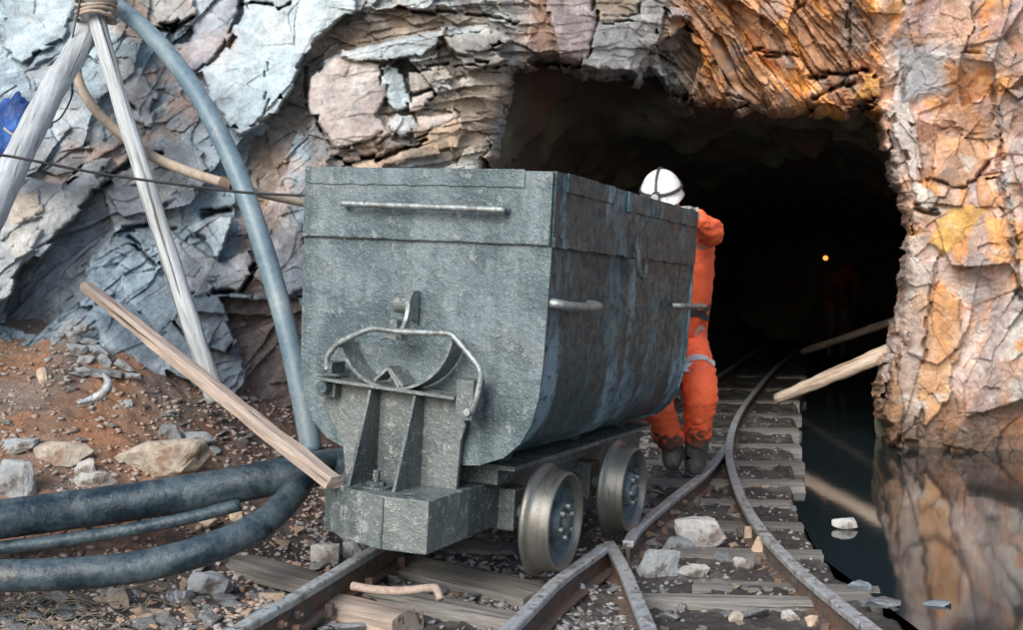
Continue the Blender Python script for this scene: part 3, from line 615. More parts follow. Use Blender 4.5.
hose('pipe', [(40,-60,7.0),(105,-4,6.7),(150,34,6.5),(192,86,6.3),(228,152,6.15),(256,225,6.05),(282,312,5.95),(300,388,5.9),(312,452,5.85)], lambda t: .047+.008*t, M_bpipe, 20, seed=4, label='long curved blue grey pipe running down the rock to the batten', cat='pipe')
hose('hose', [(92,40,6.5),(76,66,6.5),(88,100,6.45),(118,132,6.4),(152,156,6.35),(195,174,6.3),(229,184,6.25)], .027, M_bhose, 14, seed=5, label='brown hose hanging in a curve behind the slim pole', cat='hose')
bm = bmesh.new(); cyl(bm, P(222,182,6.24), P(233,186,6.22), .034, n=14); bm_obj('hose_coupling', bm, M_rail_rust, smooth=False, label='dark metal coupling at the end of the brown hose', cat='coupling')
hose('hose', [(234,187,6.25),(262,194,6.3),(290,200,6.4),(320,206,6.5)], .023, M_bhose, 12, seed=6, label='pale brown hose between the coupling and the wagon', cat='hose')
M_cable = mat('black cable', [(.02,.02,.022),(.05,.045,.045)], 10, .5, .001)
hose('cable', [(-60,150,5.0),(0,155,5.15),(30,160,5.2),(80,170,5.3),(130,178,5.4),(240,192,5.6),(318,196,5.7)], .0065, M_cable, 8, 0, label='thin black cable strung across the poles to the wagon', cat='cable')
hose('cord', [(84,-20,6.3),(76,20,6.3),(70,48,6.3)], .005, M_cable, 6, 0, label='short dark cord hanging left of the lashing', cat='cord')
hose('cord', [(70,75,6.2),(72,95,6.2),(60,118,6.2),(46,124,6.2)], .005, M_cable, 6, 0, label='dark loose cord on the rock right of the thick log', cat='cord')
# blue sack
m_bag, t, b = nt('blue plastic'); v = coords(t)
n_ = noi(t, v, 6, 4); t.links.new(ramp(t, n_, [(.35, (.01,.03,.13)), (.65, (.03,.12,.42))]), b.inputs['Base Color']); b.inputs['Roughness'].default_value = .35
bump(t, b, [(noi(t, v, 9, 6, .7, 1.5), .03)])
bm = bmesh.new(); bmesh.ops.create_icosphere(bm, subdivisions=5, radius=1)
for v_ in bm.verts:
    q = v_.co.copy(); f = 1+.12*mn.noise(q*2.1)+.16*abs(mn.noise(q*3.4+Vector((4,1,0))))-.03*mn.noise(q*11); v_.co = Vector((q.x*.115*f*(1.1-.25*q.z), q.y*.10*f, q.z*.20*f))
c = P(9, 136, 6.0); o = bm_obj('plastic_sack', bm, m_bag, smooth=True, label='crumpled blue plastic sack behind the thick log at the left edge', cat='sack'); o.location = c; o.rotation_euler = (0, R(18), 0)
hose('cord', [(4,128,5.85),(12,134,5.83),(24,136,5.84),(30,118,5.9),(22,104,6.0)], .006, M_bhose, 6, 0, label='tan cord tied round the blue sack', cat='cord')
# bent rod on the plank
hose('bent_rod', [(352,586,3.96),(376,590,3.93),(402,591,3.9),(430,588,3.88),(437,590,3.87),(440,600,3.85)], .014, mat('pinkish rusty rod', [(.20,.13,.10),(.34,.26,.21),(.24,.2,.17)], 30, .8), 10, .14, label='pinkish bent rod lying on the grey plank in the foreground', cat='rod')
# strip of grey plastic on the dirt mound
hose('plastic_strip', [(78,403,5.05),(92,399,5.1),(104,392,5.12),(108,382,5.15),(103,374,5.2)], lambda t: .006+.016*math.sin(math.pi*t), M_rail_top, 8, .1, label='curved blue grey strip lying on the brown dirt mound', cat='strip')
# ------------------------------------------------------------------ stones
M_stone = mat('grey slate stone', [(.12,.135,.145),(.23,.25,.265),(.29,.30,.30),(.17,.165,.16)], 5, .75, .006, 40, rnd_v=.3, spots=(7, (.10,.085,.075), .54))
M_stonedk = mat('wet dark slate', [(.07,.085,.095),(.14,.16,.175),(.20,.21,.22)], 7, .45, .005, 40)
M_stonew = mat('warm rusty stone', [(.24,.17,.13),(.38,.28,.21),(.46,.37,.28),(.30,.17,.10)], 5, .8, .006, 40, rnd_v=.25)
M_stonel = mat('pale quartz stone', [(.20,.20,.20),(.37,.37,.36),(.29,.27,.25),(.16,.16,.17)], 9, .7, .006, 40, rnd_v=.12, spots=(7, (.14,.115,.095), .54))
M_stonet = mat('tan limestone', [(.22,.18,.15),(.38,.33,.27),(.30,.27,.24)], 6, .8, .01, 30, spots=(5, (.24,.16,.11), .54))
def stone_bm(seed, flat=.6, n=14, sub=1):
    r = random.Random(seed); bm = bmesh.new()
    for i in range(n):
        q = Vector((r.gauss(0, 1), r.gauss(0, 1), r.gauss(0, 1))).normalized(); q *= r.uniform(.8, 1.1); q.z = max(-.75, min(.75, q.z*1.2)); bm.verts.new((q.x, q.y*.85, q.z*flat))
    res = bmesh.ops.convex_hull(bm, input=bm.verts); bmesh.ops.delete(bm, geom=[g for g in set(res['geom_interior']+res['geom_unused']) if isinstance(g, bmesh.types.BMVert)], context='VERTS')
    if sub:
        bmesh.ops.bevel(bm, geom=bm.edges[:], offset=.05, segments=1, affect='EDGES', clamp_overlap=True)
        bmesh.ops.triangulate(bm, faces=bm.faces)
        for _ in range(sub): bmesh.ops.subdivide_edges(bm, edges=bm.edges[:], cuts=1, use_grid_fill=True)
        for v_ in bm.verts: v_.co += v_.co.normalized()*(.09*mn.noise(v_.co*1.8+Vector((seed, 0, 0)))+.05*mn.noise(v_.co*5+Vector((seed, 3, 0))))
    bmesh.ops.recalc_face_normals(bm, faces=bm.faces); return bm
def stone(px, py, D, wpx, hpx, m, seed, label, name='stone', flat=None, rz=0, dep=.8, n=14, tilt=0):
    """stone seen centred at (px,py) at distance D, so wide and so high"""
    bm = stone_bm(seed, 1., n, 2); sx = wpx/FPX*D/2; sz = hpx/FPX*D/2
    xs = [v_.co.x for v_ in bm.verts]; zs = [v_.co.z for v_ in bm.verts]; ax_ = (max(xs)-min(xs))/2; az = (max(zs)-min(zs))/2
    for v_ in bm.verts: v_.co = Vector((v_.co.x/ax_*sx, v_.co.y*sx*dep, v_.co.z/az*sz))
    o = bm_obj(name, bm, m, label=label, cat='stone'); o.location = P(px, py, D); o.rotation_euler = (0, tilt, 0); return o
def gD(px, py):                        # distance at which the sight line meets the ground
    D = 3.0
    r = ray(px, py)
    while D < 20:
        if 1+r.z*D <= float(gh(np.array([r.x*D]), np.array([D]))[0]): break
        D += .02
    return D
for i, (px, py, w, h, mm, lb, dp) in enumerate([
    (163, 461, 96, 40, M_stonet, 'big tan boulder with pale quartz face above the upper hose', .6),
    (60, 454, 60, 22, M_stonet, 'smooth long brown stone on the dirt mound', .6),
    (86, 468, 22, 18, M_stonel, 'small pale angular stone right of the smooth long brown one', .8),
    (98, 480, 44, 15, M_stonel, 'flat pale slab just above the upper hose', .8),
    (14, 482, 46, 40, M_stone, 'grey stone at the left edge above the upper hose', .7),
    (22, 446, 40, 14, M_stone, 'flat grey stone at the left edge of the dirt mound', .8),
    (168, 433, 30, 16, M_stone, 'flat slate stone behind the big tan boulder', .8),
    (196, 440, 36, 15, M_stone, 'blue grey slate slab at the right end of the big tan boulder', .8),
    (128, 405, 12, 10, M_stone, 'small slate chip at the edge of the dirt mound', .8),
    (42, 376, 12, 15, M_stonew, 'brown lump half buried in the dirt mound', .8),
    (208, 586, 46, 22, M_stone, 'flat grey stone below the lower hose beside the scrap of paper', .8),
    (119, 599, 24, 20, M_stonet, 'square tan stone below the lower hose', .8),
    (328, 557, 30, 24, M_stonel, 'whitish block under the left corner of the wagon buffer', .9),
    (352, 552, 20, 20, M_stone, 'grey stone beside the whitish block under the buffer', .9),
    (205, 521, 26, 14, M_stonew, 'reddish stone between the two thick hoses', .8),
    (236, 516, 16, 12, M_stonew, 'small rusty stone near the bend of the lower hose', .8),
    (708, 536, 50, 36, M_stonel, 'large pale grey stone between the wing rail and the curved rail', .8),
    (676, 546, 34, 16, M_stone, 'flat grey stone left of the large pale one', .8),
    (660, 566, 44, 30, M_stone, 'blue grey flat slab below the wing rail', .8),
    (694, 572, 34, 14, M_stonel, 'small pale slab below the large pale stone', .8),
    (764, 548, 26, 22, M_stonew, 'orange brown stone against the curved rail', .8),
    (744, 562, 22, 12, M_stonel, 'small cream stone left of the orange brown one', .8),
    (752, 536, 18, 18, M_stonew, 'rusty stone above the orange brown one', .8),
    (574, 588, 22, 14, M_stonel, 'pale stone right of the front wheel', .8),
    (588, 575, 16, 12, M_stone, 'small grey stone between the two rails at the frog', .8),
    (552, 600, 14, 12, M_stonel, 'white pebble below the front wheel', .8),
    (790, 616, 22, 14, M_stonel, 'pale pebble at the bottom edge inside the curved rail', .8),
    (812, 622, 14, 12, M_stonew, 'brown pebble beside the pale one at the bottom edge', .8),
    (736, 618, 16, 12, M_stonet, 'tan pebble at the bottom edge below the pale board', .8),
    (640, 622, 12, 10, M_stone, 'grey pebble at the bottom edge beside the short rail', .8)]):
    D_ = gD(px, py+h*.35); o = stone(px, py, D_, w, h*1.15, mm, 100+i, lb, dep=dp, n=16+i % 5)
for i, (px, py, w, h, mm, lb) in enumerate([(846, 525, 26, 14, M_stonel, 'whitish stone standing alone out of the dark pool'), (860, 588, 24, 14, M_stonedk, 'grey rock in the shallow water near the curved rail'),
        (880, 602, 42, 10, M_stonedk, 'blue grey slab in the shallow water beside the curved rail'), (938, 603, 30, 6, M_stonedk, 'flat dark stone awash in the pool at the bottom right')]):
    o = stone(px, py, (WZ-1)/ray(px, py+h*.25).z, w, h, mm, 160+i, lb, dep=.8)
# leaning pile of slate shards at the foot of the cliff
for i, (px, py, w, h, tl) in enumerate([(72, 336, 18, 12, .3), (82, 330, 20, 10, -.2), (88, 342, 22, 9, .1), (76, 350, 24, 12, .1), (98, 352, 26, 14, .7), (84, 360, 20, 9, -.1), (104, 362, 18, 14, .9), (92, 372, 34, 9, .15), (112, 374, 26, 9, .2), (124, 366, 22, 8, .5), (132, 376, 18, 7, .1), (80, 374, 22, 6, .0)]):
    D_ = min(gD(px, py+6), cliffD(px, py)-.05); stone(px, py, D_, w, h, M_stone, 200+i, 'thin dark slate shard in the heap at the foot of the rock', 'slate_shard', dep=.7, tilt=tl)['group'] = 'heap of slate shards'
# individual small stones, one group per place
def scatter(n, reg, size, mm, label, group, seed, flat=.5, name='stone'):
    r = random.Random(seed); protos = []; k = 0
    while k < n:
        px, py = r.uniform(reg[0], reg[2]), r.uniform(reg[1], reg[3]); D_ = gD(px, py); p = P(px, py, D_)
        if D_ > 15 or p.x > np.interp(p.y, *xe_t)-.03: 
            if r.random() < .02: k += 1
            continue
        if len(protos) < 9:
            bm = stone_bm(seed*50+k, flat, 12, 1); o = bm_obj(name, bm, r.choice(mm)); protos.append(o)
        else: o = r.choice(protos).copy(); col.objects.link(o)
        s = size*r.uniform(.5, 1.3); o.scale = (s, s*r.uniform(.7, 1), s*r.uniform(.6, 1.1)); o.location = p+Vector((0, 0, s*flat*.3)); o.rotation_euler = (r.uniform(-.35, .35), r.uniform(-.35, .35), r.uniform(0, 6.3))
        props(o, label=label, cat='stone', group=group); k += 1
scatter(60, (0, 390, 300, 470), .035, [M_stone, M_stone, M_stonew, M_stonel], 'small loose stone lying on the brown dirt mound', 'small stones on the dirt mound', 3)
scatter(34, (140, 395, 270, 450), .05, [M_stone], 'thin slate flake on the dark dirt near the foot of the slim pole', 'slate flakes at the foot of the rock', 4, .22, 'slate_flake')
scatter(90, (0, 585, 330, 634), .055, [M_stone, M_stonew, M_stone, M_stonel], 'loose stone below the lower hose in the left foreground', 'stones below the lower hose', 5)
scatter(60, (250, 500, 560, 600), .045, [M_stone, M_stonew], 'loose stone on the ground under the wagon', 'stones under the wagon', 6)
scatter(50, (600, 540, 800, 632), .035, [M_stone, M_stonel, M_stonew, M_stone], 'loose stone inside the long curved rail', 'stones inside the curved rail', 7)
scatter(40, (490, 570, 640, 632), .03, [M_stone, M_stonel, M_stonew], 'loose stone between the two short rails at the bottom', 'stones between the short rails', 8)
scatter(30, (640, 420, 800, 540), .045, [M_stone, M_stonew], 'loose stone lying between the sleepers', 'stones between the sleepers', 9)
scatter(26, (190, 545, 560, 632), .085, [M_stone, M_stonedk, M_stone], 'flat slab of broken slate half sunk in the mud around the left rail', 'slate slabs around the left rail', 10, .3, 'slate_stone')
scatter(16, (630, 470, 770, 620), .075, [M_stone, M_stonedk, M_stonel], 'flat slab of broken slate half sunk in the mud inside the curved rail', 'slate slabs inside the curved rail', 11, .3, 'slate_stone')
# gravel too fine to count: one mesh
def gravel(name, n, seed, size, region, mm, label, md=0):
    r = np.random.RandomState(seed); protos = []
    for k in range(10):
        bm = stone_bm(900+seed*20+k, .55, 10, 0); bm.verts.index_update(); bm.verts.ensure_lookup_table(); bmesh.ops.triangulate(bm, faces=bm.faces)
        protos.append((np.array([v_.co[:] for v_ in bm.verts]), np.array([[q.index for q in f.verts] for f in bm.faces]))); bm.free()
    vs = []; fs = []; o_ = 0; c = 0
    while c < n:
        m_ = 4000; D_ = region[2]+(region[3]-region[2])*r.rand(m_)**1.4; x = (r.rand(m_)*(region[1]-region[0])+region[0]-511.5)/FPX*D_
        ok = (x < np.interp(D_, *xe_t)-.05)
        dens = fbm(x*1.5, D_*1.5, 80+seed, 3); ok &= (dens > -.22+.5*(r.rand(m_)-.5))
        x = x[ok]; D_ = D_[ok]; z = gh(x, D_)
        for i in range(min(len(x), n-c)):
            V0, F0 = protos[r.randint(10)]; s = size*(.35+r.rand()**2*1.3); a = r.rand()*6.28; ca, sa = math.cos(a), math.sin(a); tl = (r.rand()-.5)*.9
            q = V0*s; q = np.stack([q[:, 0]*ca-q[:, 1]*sa, q[:, 0]*sa+q[:, 1]*ca, q[:, 2]+tl*q[:, 0]], 1)+(x[i], D_[i], z[i]+s*.15); vs.append(q); fs.append(F0+o_); o_ += len(q)
        c += len(x)
    v_ = np.concatenate(vs); f = np.concatenate(fs)
    me = bpy.data.meshes.new(name); me.vertices.add(len(v_)); me.vertices.foreach_set('co', v_.reshape(-1).astype(np.float32)); me.loops.add(len(f)*3); me.loops.foreach_set('vertex_index', f.reshape(-1).astype(np.int32))
    me.polygons.add(len(f)); me.polygons.foreach_set('loop_start', np.arange(0, len(f)*3, 3, dtype=np.int32)); me.update(calc_edges=True)
    me.materials.append(mm); o = bpy.data.objects.new(name, me); col.objects.link(o); props(o, label=label, kind='stuff', cat='gravel'); return o
M_grav = mat('mixed gravel', [(.08,.078,.075),(.19,.185,.18),(.28,.28,.28),(.15,.12,.10),(.14,.155,.165)], 14, .8, .003, 60)
M_gravd = mat('dark grit', [(.07,.065,.06),(.16,.15,.14),(.24,.23,.22),(.13,.10,.08)], 14, .7, .003, 60)
M_gravm = mat('reddish rubble', [(.26,.15,.09),(.33,.22,.16),(.3,.29,.28),(.38,.22,.13)], 14, .85, .003, 60)
gravel('gravel', 1500, 4, .013, (640, 830, 3.4, 11), M_gravd, 'fine grey grit between the sleepers and the curved rail')
gravel('gravel', 8000, 1, .018, (300, 650, 3.4, 12), M_grav, 'fine grey gravel and chips around the track')
gravel('gravel', 8000, 2, .016, (-120, 330, 3.6, 7), M_gravm, 'fine reddish rubble over the dirt mound on the left')
# dead roots at the bottom left
bm = bmesh.new(); r = random.Random(5)
for i in range(90):
    px = r.gauss(45, 40); py = r.uniform(590, 640); D_ = gD(px, py); p = P(px, py, D_)+Vector((0, 0, .01)); a = r.uniform(-1.2, 1.2)+(.0 if r.random() < .6 else 1.5); pth = [p]
    for k in range(7): p = p+Vector((math.sin(a)*.035, r.uniform(-.02, .02), abs(math.cos(a))*.022*r.uniform(-.2, 1.1) if k < 4 else -.012)); a += r.uniform(-.5, .5); pth.append(p)
    tube(bm, pth, lambda t: .0035*(1-.6*t), 5)
bm_obj('dead_roots', bm, mat('dry root', [(.09,.08,.065),(.18,.16,.13)], 20, .85), smooth=True, label='tangle of dry roots and stalks at the bottom left corner', kind='stuff', cat='roots')
# scrap of white paper
bm = bmesh.new(); g_ = 9; base_ = P(174, 604, gD(174, 608)); vv = []
for i in range(g_):
    for j in range(g_):
        x, y = (i/(g_-1)-.5)*.07, (j/(g_-1)-.5)*.055; vv.append(bm.verts.new((x+.01*mn.noise(Vector((x*40, y*30, 2))), y, .03*abs(mn.noise(Vector((x*45, y*45, 7))))+.35*abs(y)+.2*abs(x))))
for i in range(g_-1):
    for j in range(g_-1): bm.faces.new((vv[i*g_+j], vv[i*g_+j+1], vv[(i+1)*g_+j+1], vv[(i+1)*g_+j]))
bmesh.ops.solidify(bm, geom=bm.faces[:], thickness=.0015)
o = bm_obj('paper_scrap', bm, mat('white paper', [(.62,.63,.66),(.78,.78,.8)], 6, .7), smooth=False, label='crumpled scrap of white paper below the lower hose', cat='litter'); o.location = base_+Vector((0, 0, .012)); o.rotation_euler = (R(35), R(10), .6)
# ------------------------------------------------------------------ mine wagon
def paint(name, cols, rough, streak, mud=(.22,.22,.2), mudk=.6, wet=.25, st=(7, 7, .8), sr=(.46, .66)):
    m, t, b = nt(name); v = coords(t, (1, 1, 1)); vs_ = coords(t, st)
    a = noi(t, v, 3.2, 9, .65, .4); s = noi(t, vs_, 1.6, 7, .65); f = noi(t, v, 70, 6, .7); g = noi(t, v, 22, 5, .6)
    k = len(cols); c = ramp(t, a, [(.3+.4*i/(k-1), q) for i, q in enumerate(cols)])
    c = mixc(t, ramp(t, s, [(sr[0], 0.), (sr[1], streak[1])]), c, streak[0])
    c = mixc(t, ramp(t, g, [(mudk, 0.), (mudk+.1, .8)]), c, mud)
    c = mixc(t, .45, c, ramp(t, f, [(.3, .3), (.7, .75)]), 'OVERLAY')
    t.links.new(c, b.inputs['Base Color'])
    rr = N(t, 'ShaderNodeMapRange'); t.links.new(g, rr.inputs[0]); rr.inputs[1].default_value = .35; rr.inputs[2].default_value = .6; rr.inputs[3].default_value = rough-wet; rr.inputs[4].default_value = rough+.15
    t.links.new(rr.outputs[0], b.inputs['Roughness']); b.inputs['Specular IOR Level'].default_value = .55
    vo = N(t, 'ShaderNodeTexVoronoi'); vo.inputs['Scale'].default_value = 75; t.links.new(v, vo.inputs['Vector'])
    dots = ramp(t, vo.outputs[0], [(.08, 1.), (.34, 0.)]); mask = ramp(t, g, [(.44, 0.), (.56, 1.)])
    dm = mixc(t, 1., dots, mask, 'MULTIPLY')
    cl = mixc(t, mixc(t, .8, (0., 0., 0.), dm), c, tuple(min(.8, q*2.0+.08) for q in mud)); t.links.new(cl, b.inputs['Base Color'])  # pale mud splats and wet glints, both painted into the colour
    bump(t, b, [(a, .012), (g, .009), (f, .004), (dm, .0035)])
    return m
M_front = paint('muddy grey green end paint', [(.021,.040,.049),(.050,.079,.092),(.125,.162,.178),(.048,.060,.067)], .42, ((.028,.055,.06), .75), mud=(.19,.215,.215), mudk=.57)
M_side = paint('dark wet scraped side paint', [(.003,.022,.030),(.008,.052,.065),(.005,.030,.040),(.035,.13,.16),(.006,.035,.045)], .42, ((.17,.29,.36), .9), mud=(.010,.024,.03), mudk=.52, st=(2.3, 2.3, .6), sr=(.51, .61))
M_frame = paint('dark muddy frame steel', [(.025,.036,.04),(.055,.075,.08),(.10,.115,.118)], .45, ((.18,.19,.18), .4), mud=(.24,.25,.24), mudk=.6)
M_brk = paint('mud splashed bracket steel', [(.042,.06,.062),(.09,.11,.11),(.15,.165,.16)], .38, ((.14,.16,.16), .4), mud=(.25,.26,.25), mudk=.56)
M_bar = mat('worn bare steel bar', [(.10,.12,.125),(.28,.31,.31),(.18,.20,.20),(.12,.11,.10)], 18, .38, .003, 60, metal=.5)
M_tread = mat('polished steel tread', [(.10,.10,.09),(.17,.17,.155),(.12,.11,.10)], 5, .42, .0015, 60, metal=.7, rr=.1, stretch=(6, 1, 1))
M_hub = mat('greasy dark hub', [(.02,.03,.035),(.06,.09,.10),(.11,.14,.15)], 14, .35, .006, 50, rr=.15)
O = Vector((-.388, 4.39, .038)); MR = Matrix.Rotation(R(-23.3), 4, 'Z') @ Matrix.Rotation(R(3.3), 4, 'Y'); MC_ = Matrix.Translation(O) @ MR; MI = MC_.inverted()
cart = empty('mine_wagon', O, None, label='big muddy grey green tipping mine wagon standing on the rails', cat='mine wagon'); cart.rotation_euler = MR.to_euler()
def F(px, py, y=None, x=None):          # sight line meets a plane of the wagon's own frame
    o = MI @ Vector((0, 0, 1)); d = MI.to_3x3() @ ray(px, py)
    s = (y-o.y)/d.y if y is not None else (x-o.x)/d.x
    return o+d*s
if False:
    for q in [((311,168),0), ((556,173),0), ((309,234),0), ((552,247),0), ((302,370),0), ((549,330),0), ((535,430),0), ((505,462),0), ((470,472),0), ((341,446),0), ((320,401),0), ((382,550),-.32), ((382,494),-.3), ((324,539),-.12), ((440,548),-.2), ((343,383),-.05), ((458,396),-.05)]: print('F', q, [round(c_, 3) for c_ in F(*q[0], y=q[1])])
    for q in [((697,213),.5), ((690,365),.5), ((570,525),.49), ((637,488),.49), ((602,307),.5), ((642,262),.5), ((440,548),.2), ((640,455),.2), ((430,495),.2), ((680,306),.5),((706,306),.5),((640,410),.3),((660,400),.4)]: print('S', q, [round(c_, 3) for c_ in F(*q[0], x=q[1])])
L = 1.93; HT = 1.46
prof = [(.5,HT),(.499,1.2),(.497,.95),(.493,.80),(.483,.68),(.46,.585),(.42,.51),(.36,.455),(.27,.42),(.14,.405),(0,.402)]
half = []
for (x0, z0), (x1, z1) in zip(prof[:-1], prof[1:]):
    for k in range(4): t_ = k/4; half.append((x0+(x1-x0)*t_, z0+(z1-z0)*t_))
full = half+[(0, .402)]+[(-x, z) for x, z in half[::-1]]
# shell: outer and inner skin, gently dented
def shell():
    ny = 60; bm = bmesh.new(); out = []; inn = []
    for j in range(ny+1):
        y = .012+(L-.024)*j/ny; A = []; B = []
        for i, (x, z) in enumerate(full):
            nx, nz = x, (z-.9 if z < .8 else 0); l = math.hypot(nx, nz) or 1; nx /= l; nz /= l
            dn = .010*mn.noise(Vector((x*2, y*2.3, z*2.3)))+.004*mn.noise(Vector((x*7, y*7, z*7)))
            if z > HT-.02: dn *= .6
            A.append(bm.verts.new((x-.006*nx+dn*nx, y, z+dn*nz))); B.append(bm.verts.new((x-.022*nx+dn*nx, y, z+dn*nz+(.016 if i not in (0, len(full)-1) and z < .45 else 0))))
        out.append(A); inn.append(B)
    for j in range(ny):
        for i in range(len(full)-1):
            bm.faces.new((out[j][i], out[j+1][i], out[j+1][i+1], out[j][i+1])); bm.faces.new((inn[j][i], inn[j][i+1], inn[j+1][i+1], inn[j+1][i]))
        for i in (0, len(full)-1): bm.faces.new((out[j][i], inn[j][i], inn[j+1][i], out[j+1][i]) if i == 0 else (out[j][i], out[j+1][i], inn[j+1][i], inn[j][i]))
    return bm
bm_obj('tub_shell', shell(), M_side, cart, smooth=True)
# end plates: rounded outline, slight overhang
def endplate(y0, y1, grow=.006):
    bm = bmesh.new(); pts = [(x*(1+grow/.5), z-(grow if z < .8 else 0)) for x, z in full]
    n = len(pts); g = 10; rows = [[], []]
    for s_, yy in enumerate((y0, y1)):
        for i, (x, z) in enumerate(pts[:n//2+1]):
            row = []
            for j in range(g+1): 
                xx = x*(1-2*j/g); row.append(bm.verts.new((xx, yy+.006*mn.noise(Vector((xx*3, z*3, 1)))*(1 if s_ == 0 else 1), z+(.004*mn.noise(Vector((xx*4, 0, 4))) if i == 0 else 0))))
            rows[s_].append(row)
    for s_ in (0, 1):
        for a, b_ in zip(rows[s_][:-1], rows[s_][1:]):
            for j in range(g): bm.faces.new((a[j], a[j+1], b_[j+1], b_[j]) if s_ == 0 else (a[j], b_[j], b_[j+1], a[j+1]))
    for a, b_ in zip(rows[0], rows[1]): pass
    m_ = len(rows[0])
    for i in range(m_-1):
        for j in (0, g): bm.faces.new((rows[0][i][j], rows[0][i+1][j], rows[1][i+1][j], rows[1][i][j]))
    for i in (0, m_-1):
        for j in range(g): bm.faces.new((rows[0][i][j], rows[0][i][j+1], rows[1][i][j+1], rows[1][i][j]))
    return bm
bm_obj('end_plate', endplate(0, .012), M_front, cart, smooth=False)
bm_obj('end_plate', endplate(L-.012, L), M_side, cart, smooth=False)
# doubled band round the top, with rim lip and weld line
def strip(bm, x0, x1, y0, y1, z0, z1, axis, dz=0., n=40, th=.007, out=-1, ragged=.003):
    """thin plate standing proud of a wall; axis 0 runs in x (front), axis 1 runs in y (side)"""
    R_ = [[], []]
    for i in range(n+1):
        t_ = i/n; s = (x0+(x1-x0)*t_) if axis == 0 else (y0+(y1-y0)*t_)
        lo = z0+dz*t_+ragged*mn.noise(Vector((s*9, z0*5, 3)))+ragged*mn.noise(Vector((s*31, z0*5, 9))); hi = z1+dz*t_+.4*ragged*mn.noise(Vector((s*9, z1*5, 6)))
        for k, zz in enumerate((lo, hi)):
            if axis == 0: R_[k].append((bm.verts.new((s, y0, zz)), bm.verts.new((s, y0-th, zz))))
            else: R_[k].append((bm.verts.new((x0, s, zz)), bm.verts.new((x0+th, s, zz))))
    for i in range(n):
        a, b_, c_, d_ = R_[0][i], R_[0][i+1], R_[1][i+1], R_[1][i]
        bm.faces.new((a[1], b_[1], c_[1], d_[1])); bm.faces.new((a[0], a[1], d_[1], d_[0]) if i == 0 else (a[0], b_[0], b_[1], a[1]))
        if i == 0: bm.faces.new((a[0], b_[0], b_[1], a[1]))
        bm.faces.new((d_[0], d_[1], c_[1], c_[0]))
bm = bmesh.new(); strip(bm, -.503, .503, -.005, 0, 1.205, 1.462, 0, th=.010); strip(bm, -.500, .40, -.0155, 0, 1.405, 1.466, 0, th=.006, ragged=.005); strip(bm, -.5, .5, -.0155, 0, 1.208, 1.275, 0, th=.004, ragged=.004); bm_obj('rim_band', bm, M_front, cart, smooth=False)
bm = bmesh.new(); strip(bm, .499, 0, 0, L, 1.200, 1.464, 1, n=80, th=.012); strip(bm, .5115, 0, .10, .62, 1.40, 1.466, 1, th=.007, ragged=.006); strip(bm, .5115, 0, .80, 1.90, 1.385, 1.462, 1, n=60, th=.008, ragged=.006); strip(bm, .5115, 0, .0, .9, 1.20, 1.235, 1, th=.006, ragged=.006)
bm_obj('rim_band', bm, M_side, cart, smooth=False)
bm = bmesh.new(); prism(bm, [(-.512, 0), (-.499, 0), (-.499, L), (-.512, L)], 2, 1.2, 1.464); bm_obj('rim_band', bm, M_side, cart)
# bars
def bar(name, pts, r, m=None, n=10, rough=.05): 
    bm = bmesh.new(); tube(bm, catmull(pts, 6), r, n, rough, 3, 12); return bm_obj(name, bm, m or M_bar, cart, smooth=True)
a_, b2 = F(341, 203, y=-.06), F(503, 210, y=-.06)
bar('grab_bar', [(a_.x, -.012, a_.z+.004), (a_.x+.006, -.05, a_.z), (a_.x+.03, -.06, a_.z-.001), (0, -.062, (a_.z+b2.z)/2), (b2.x-.03, -.06, b2.z+.001), (b2.x-.006, -.05, b2.z), (b2.x, -.012, b2.z+.003)], .0125)
zz = F(602, 307, x=.55).z; yy = F(600, 307, x=.55).y
bar('side_handle', [(.497, .03, zz+.012), (.53, .035, zz+.008), (.55, .08, zz+.002), (.552, yy*.6, zz-.002), (.55, yy-.03, zz), (.535, yy, zz+.004), (.497, yy+.01, zz+.008)], .018)
y0_ = F(681, 306, x=.54).y; y1_ = F(704, 306, x=.56).y; z0_ = F(690, 306, x=.55).z
bar('side_handle', [(.497, y0_, z0_), (.54, y0_+.02, z0_), (.555, y0_+.08, z0_), (.56, y1_-.08, z0_), (.56, y1_, z0_)], .014, M_bar)
h_ = F(642, 262, x=.53)
bar('lifting_hook', [(.515, h_.y-.04, h_.z+.07), (.53, h_.y-.055, h_.z+.03), (.533, h_.y-.05, h_.z-.03), (.535, h_.y-.01, h_.z-.062), (.535, h_.y+.035, h_.z-.05), (.533, h_.y+.05, h_.z-.01)], .011, M_frame)
# latch plate with its bolt and spike
q0 = F(410, 293, y=-.06); q1 = F(406, 340, y=-.09)
bm = bmesh.new(); prism(bm, [(-.012, q0.z+.012), (-.06, q0.z+.006), (-.085, q0.z-.03), (-.085, q0.z-.06), (-.10, q0.z-.10), (-.14, q1.z+.02), (-.13, q1.z), (-.085, q1.z), (-.06, q0.z-.09), (-.012, q0.z-.11)], 0, q0.x-.002, q0.x+.014)
lt = bm_obj('latch', bm, M_bar, cart, bevel=.002)
bm = bmesh.new(); c_ = F(401, 305, y=-.05); cyl(bm, (c_.x-.02, -.045, c_.z), (q0.x, -.045, c_.z), .030, n=18); cyl(bm, (c_.x-.03, -.045, c_.z), (c_.x-.018, -.045, c_.z), .018, n=6); bm_obj('bolt', bm, M_brk, lt, bevel=.002)
bm = bmesh.new(); c_ = F(400, 337, y=-.12); cyl(bm, (q0.x, c_.y, c_.z+.012), (q0.x-.07, c_.y-.01, c_.z-.01), .02, .006, n=10); box(bm, q0.x-.035, q0.x-.004, c_.y-.02, c_.y+.02, c_.z-.01, c_.z+.06); bm_obj('pin', bm, M_brk, lt, bevel=.002)
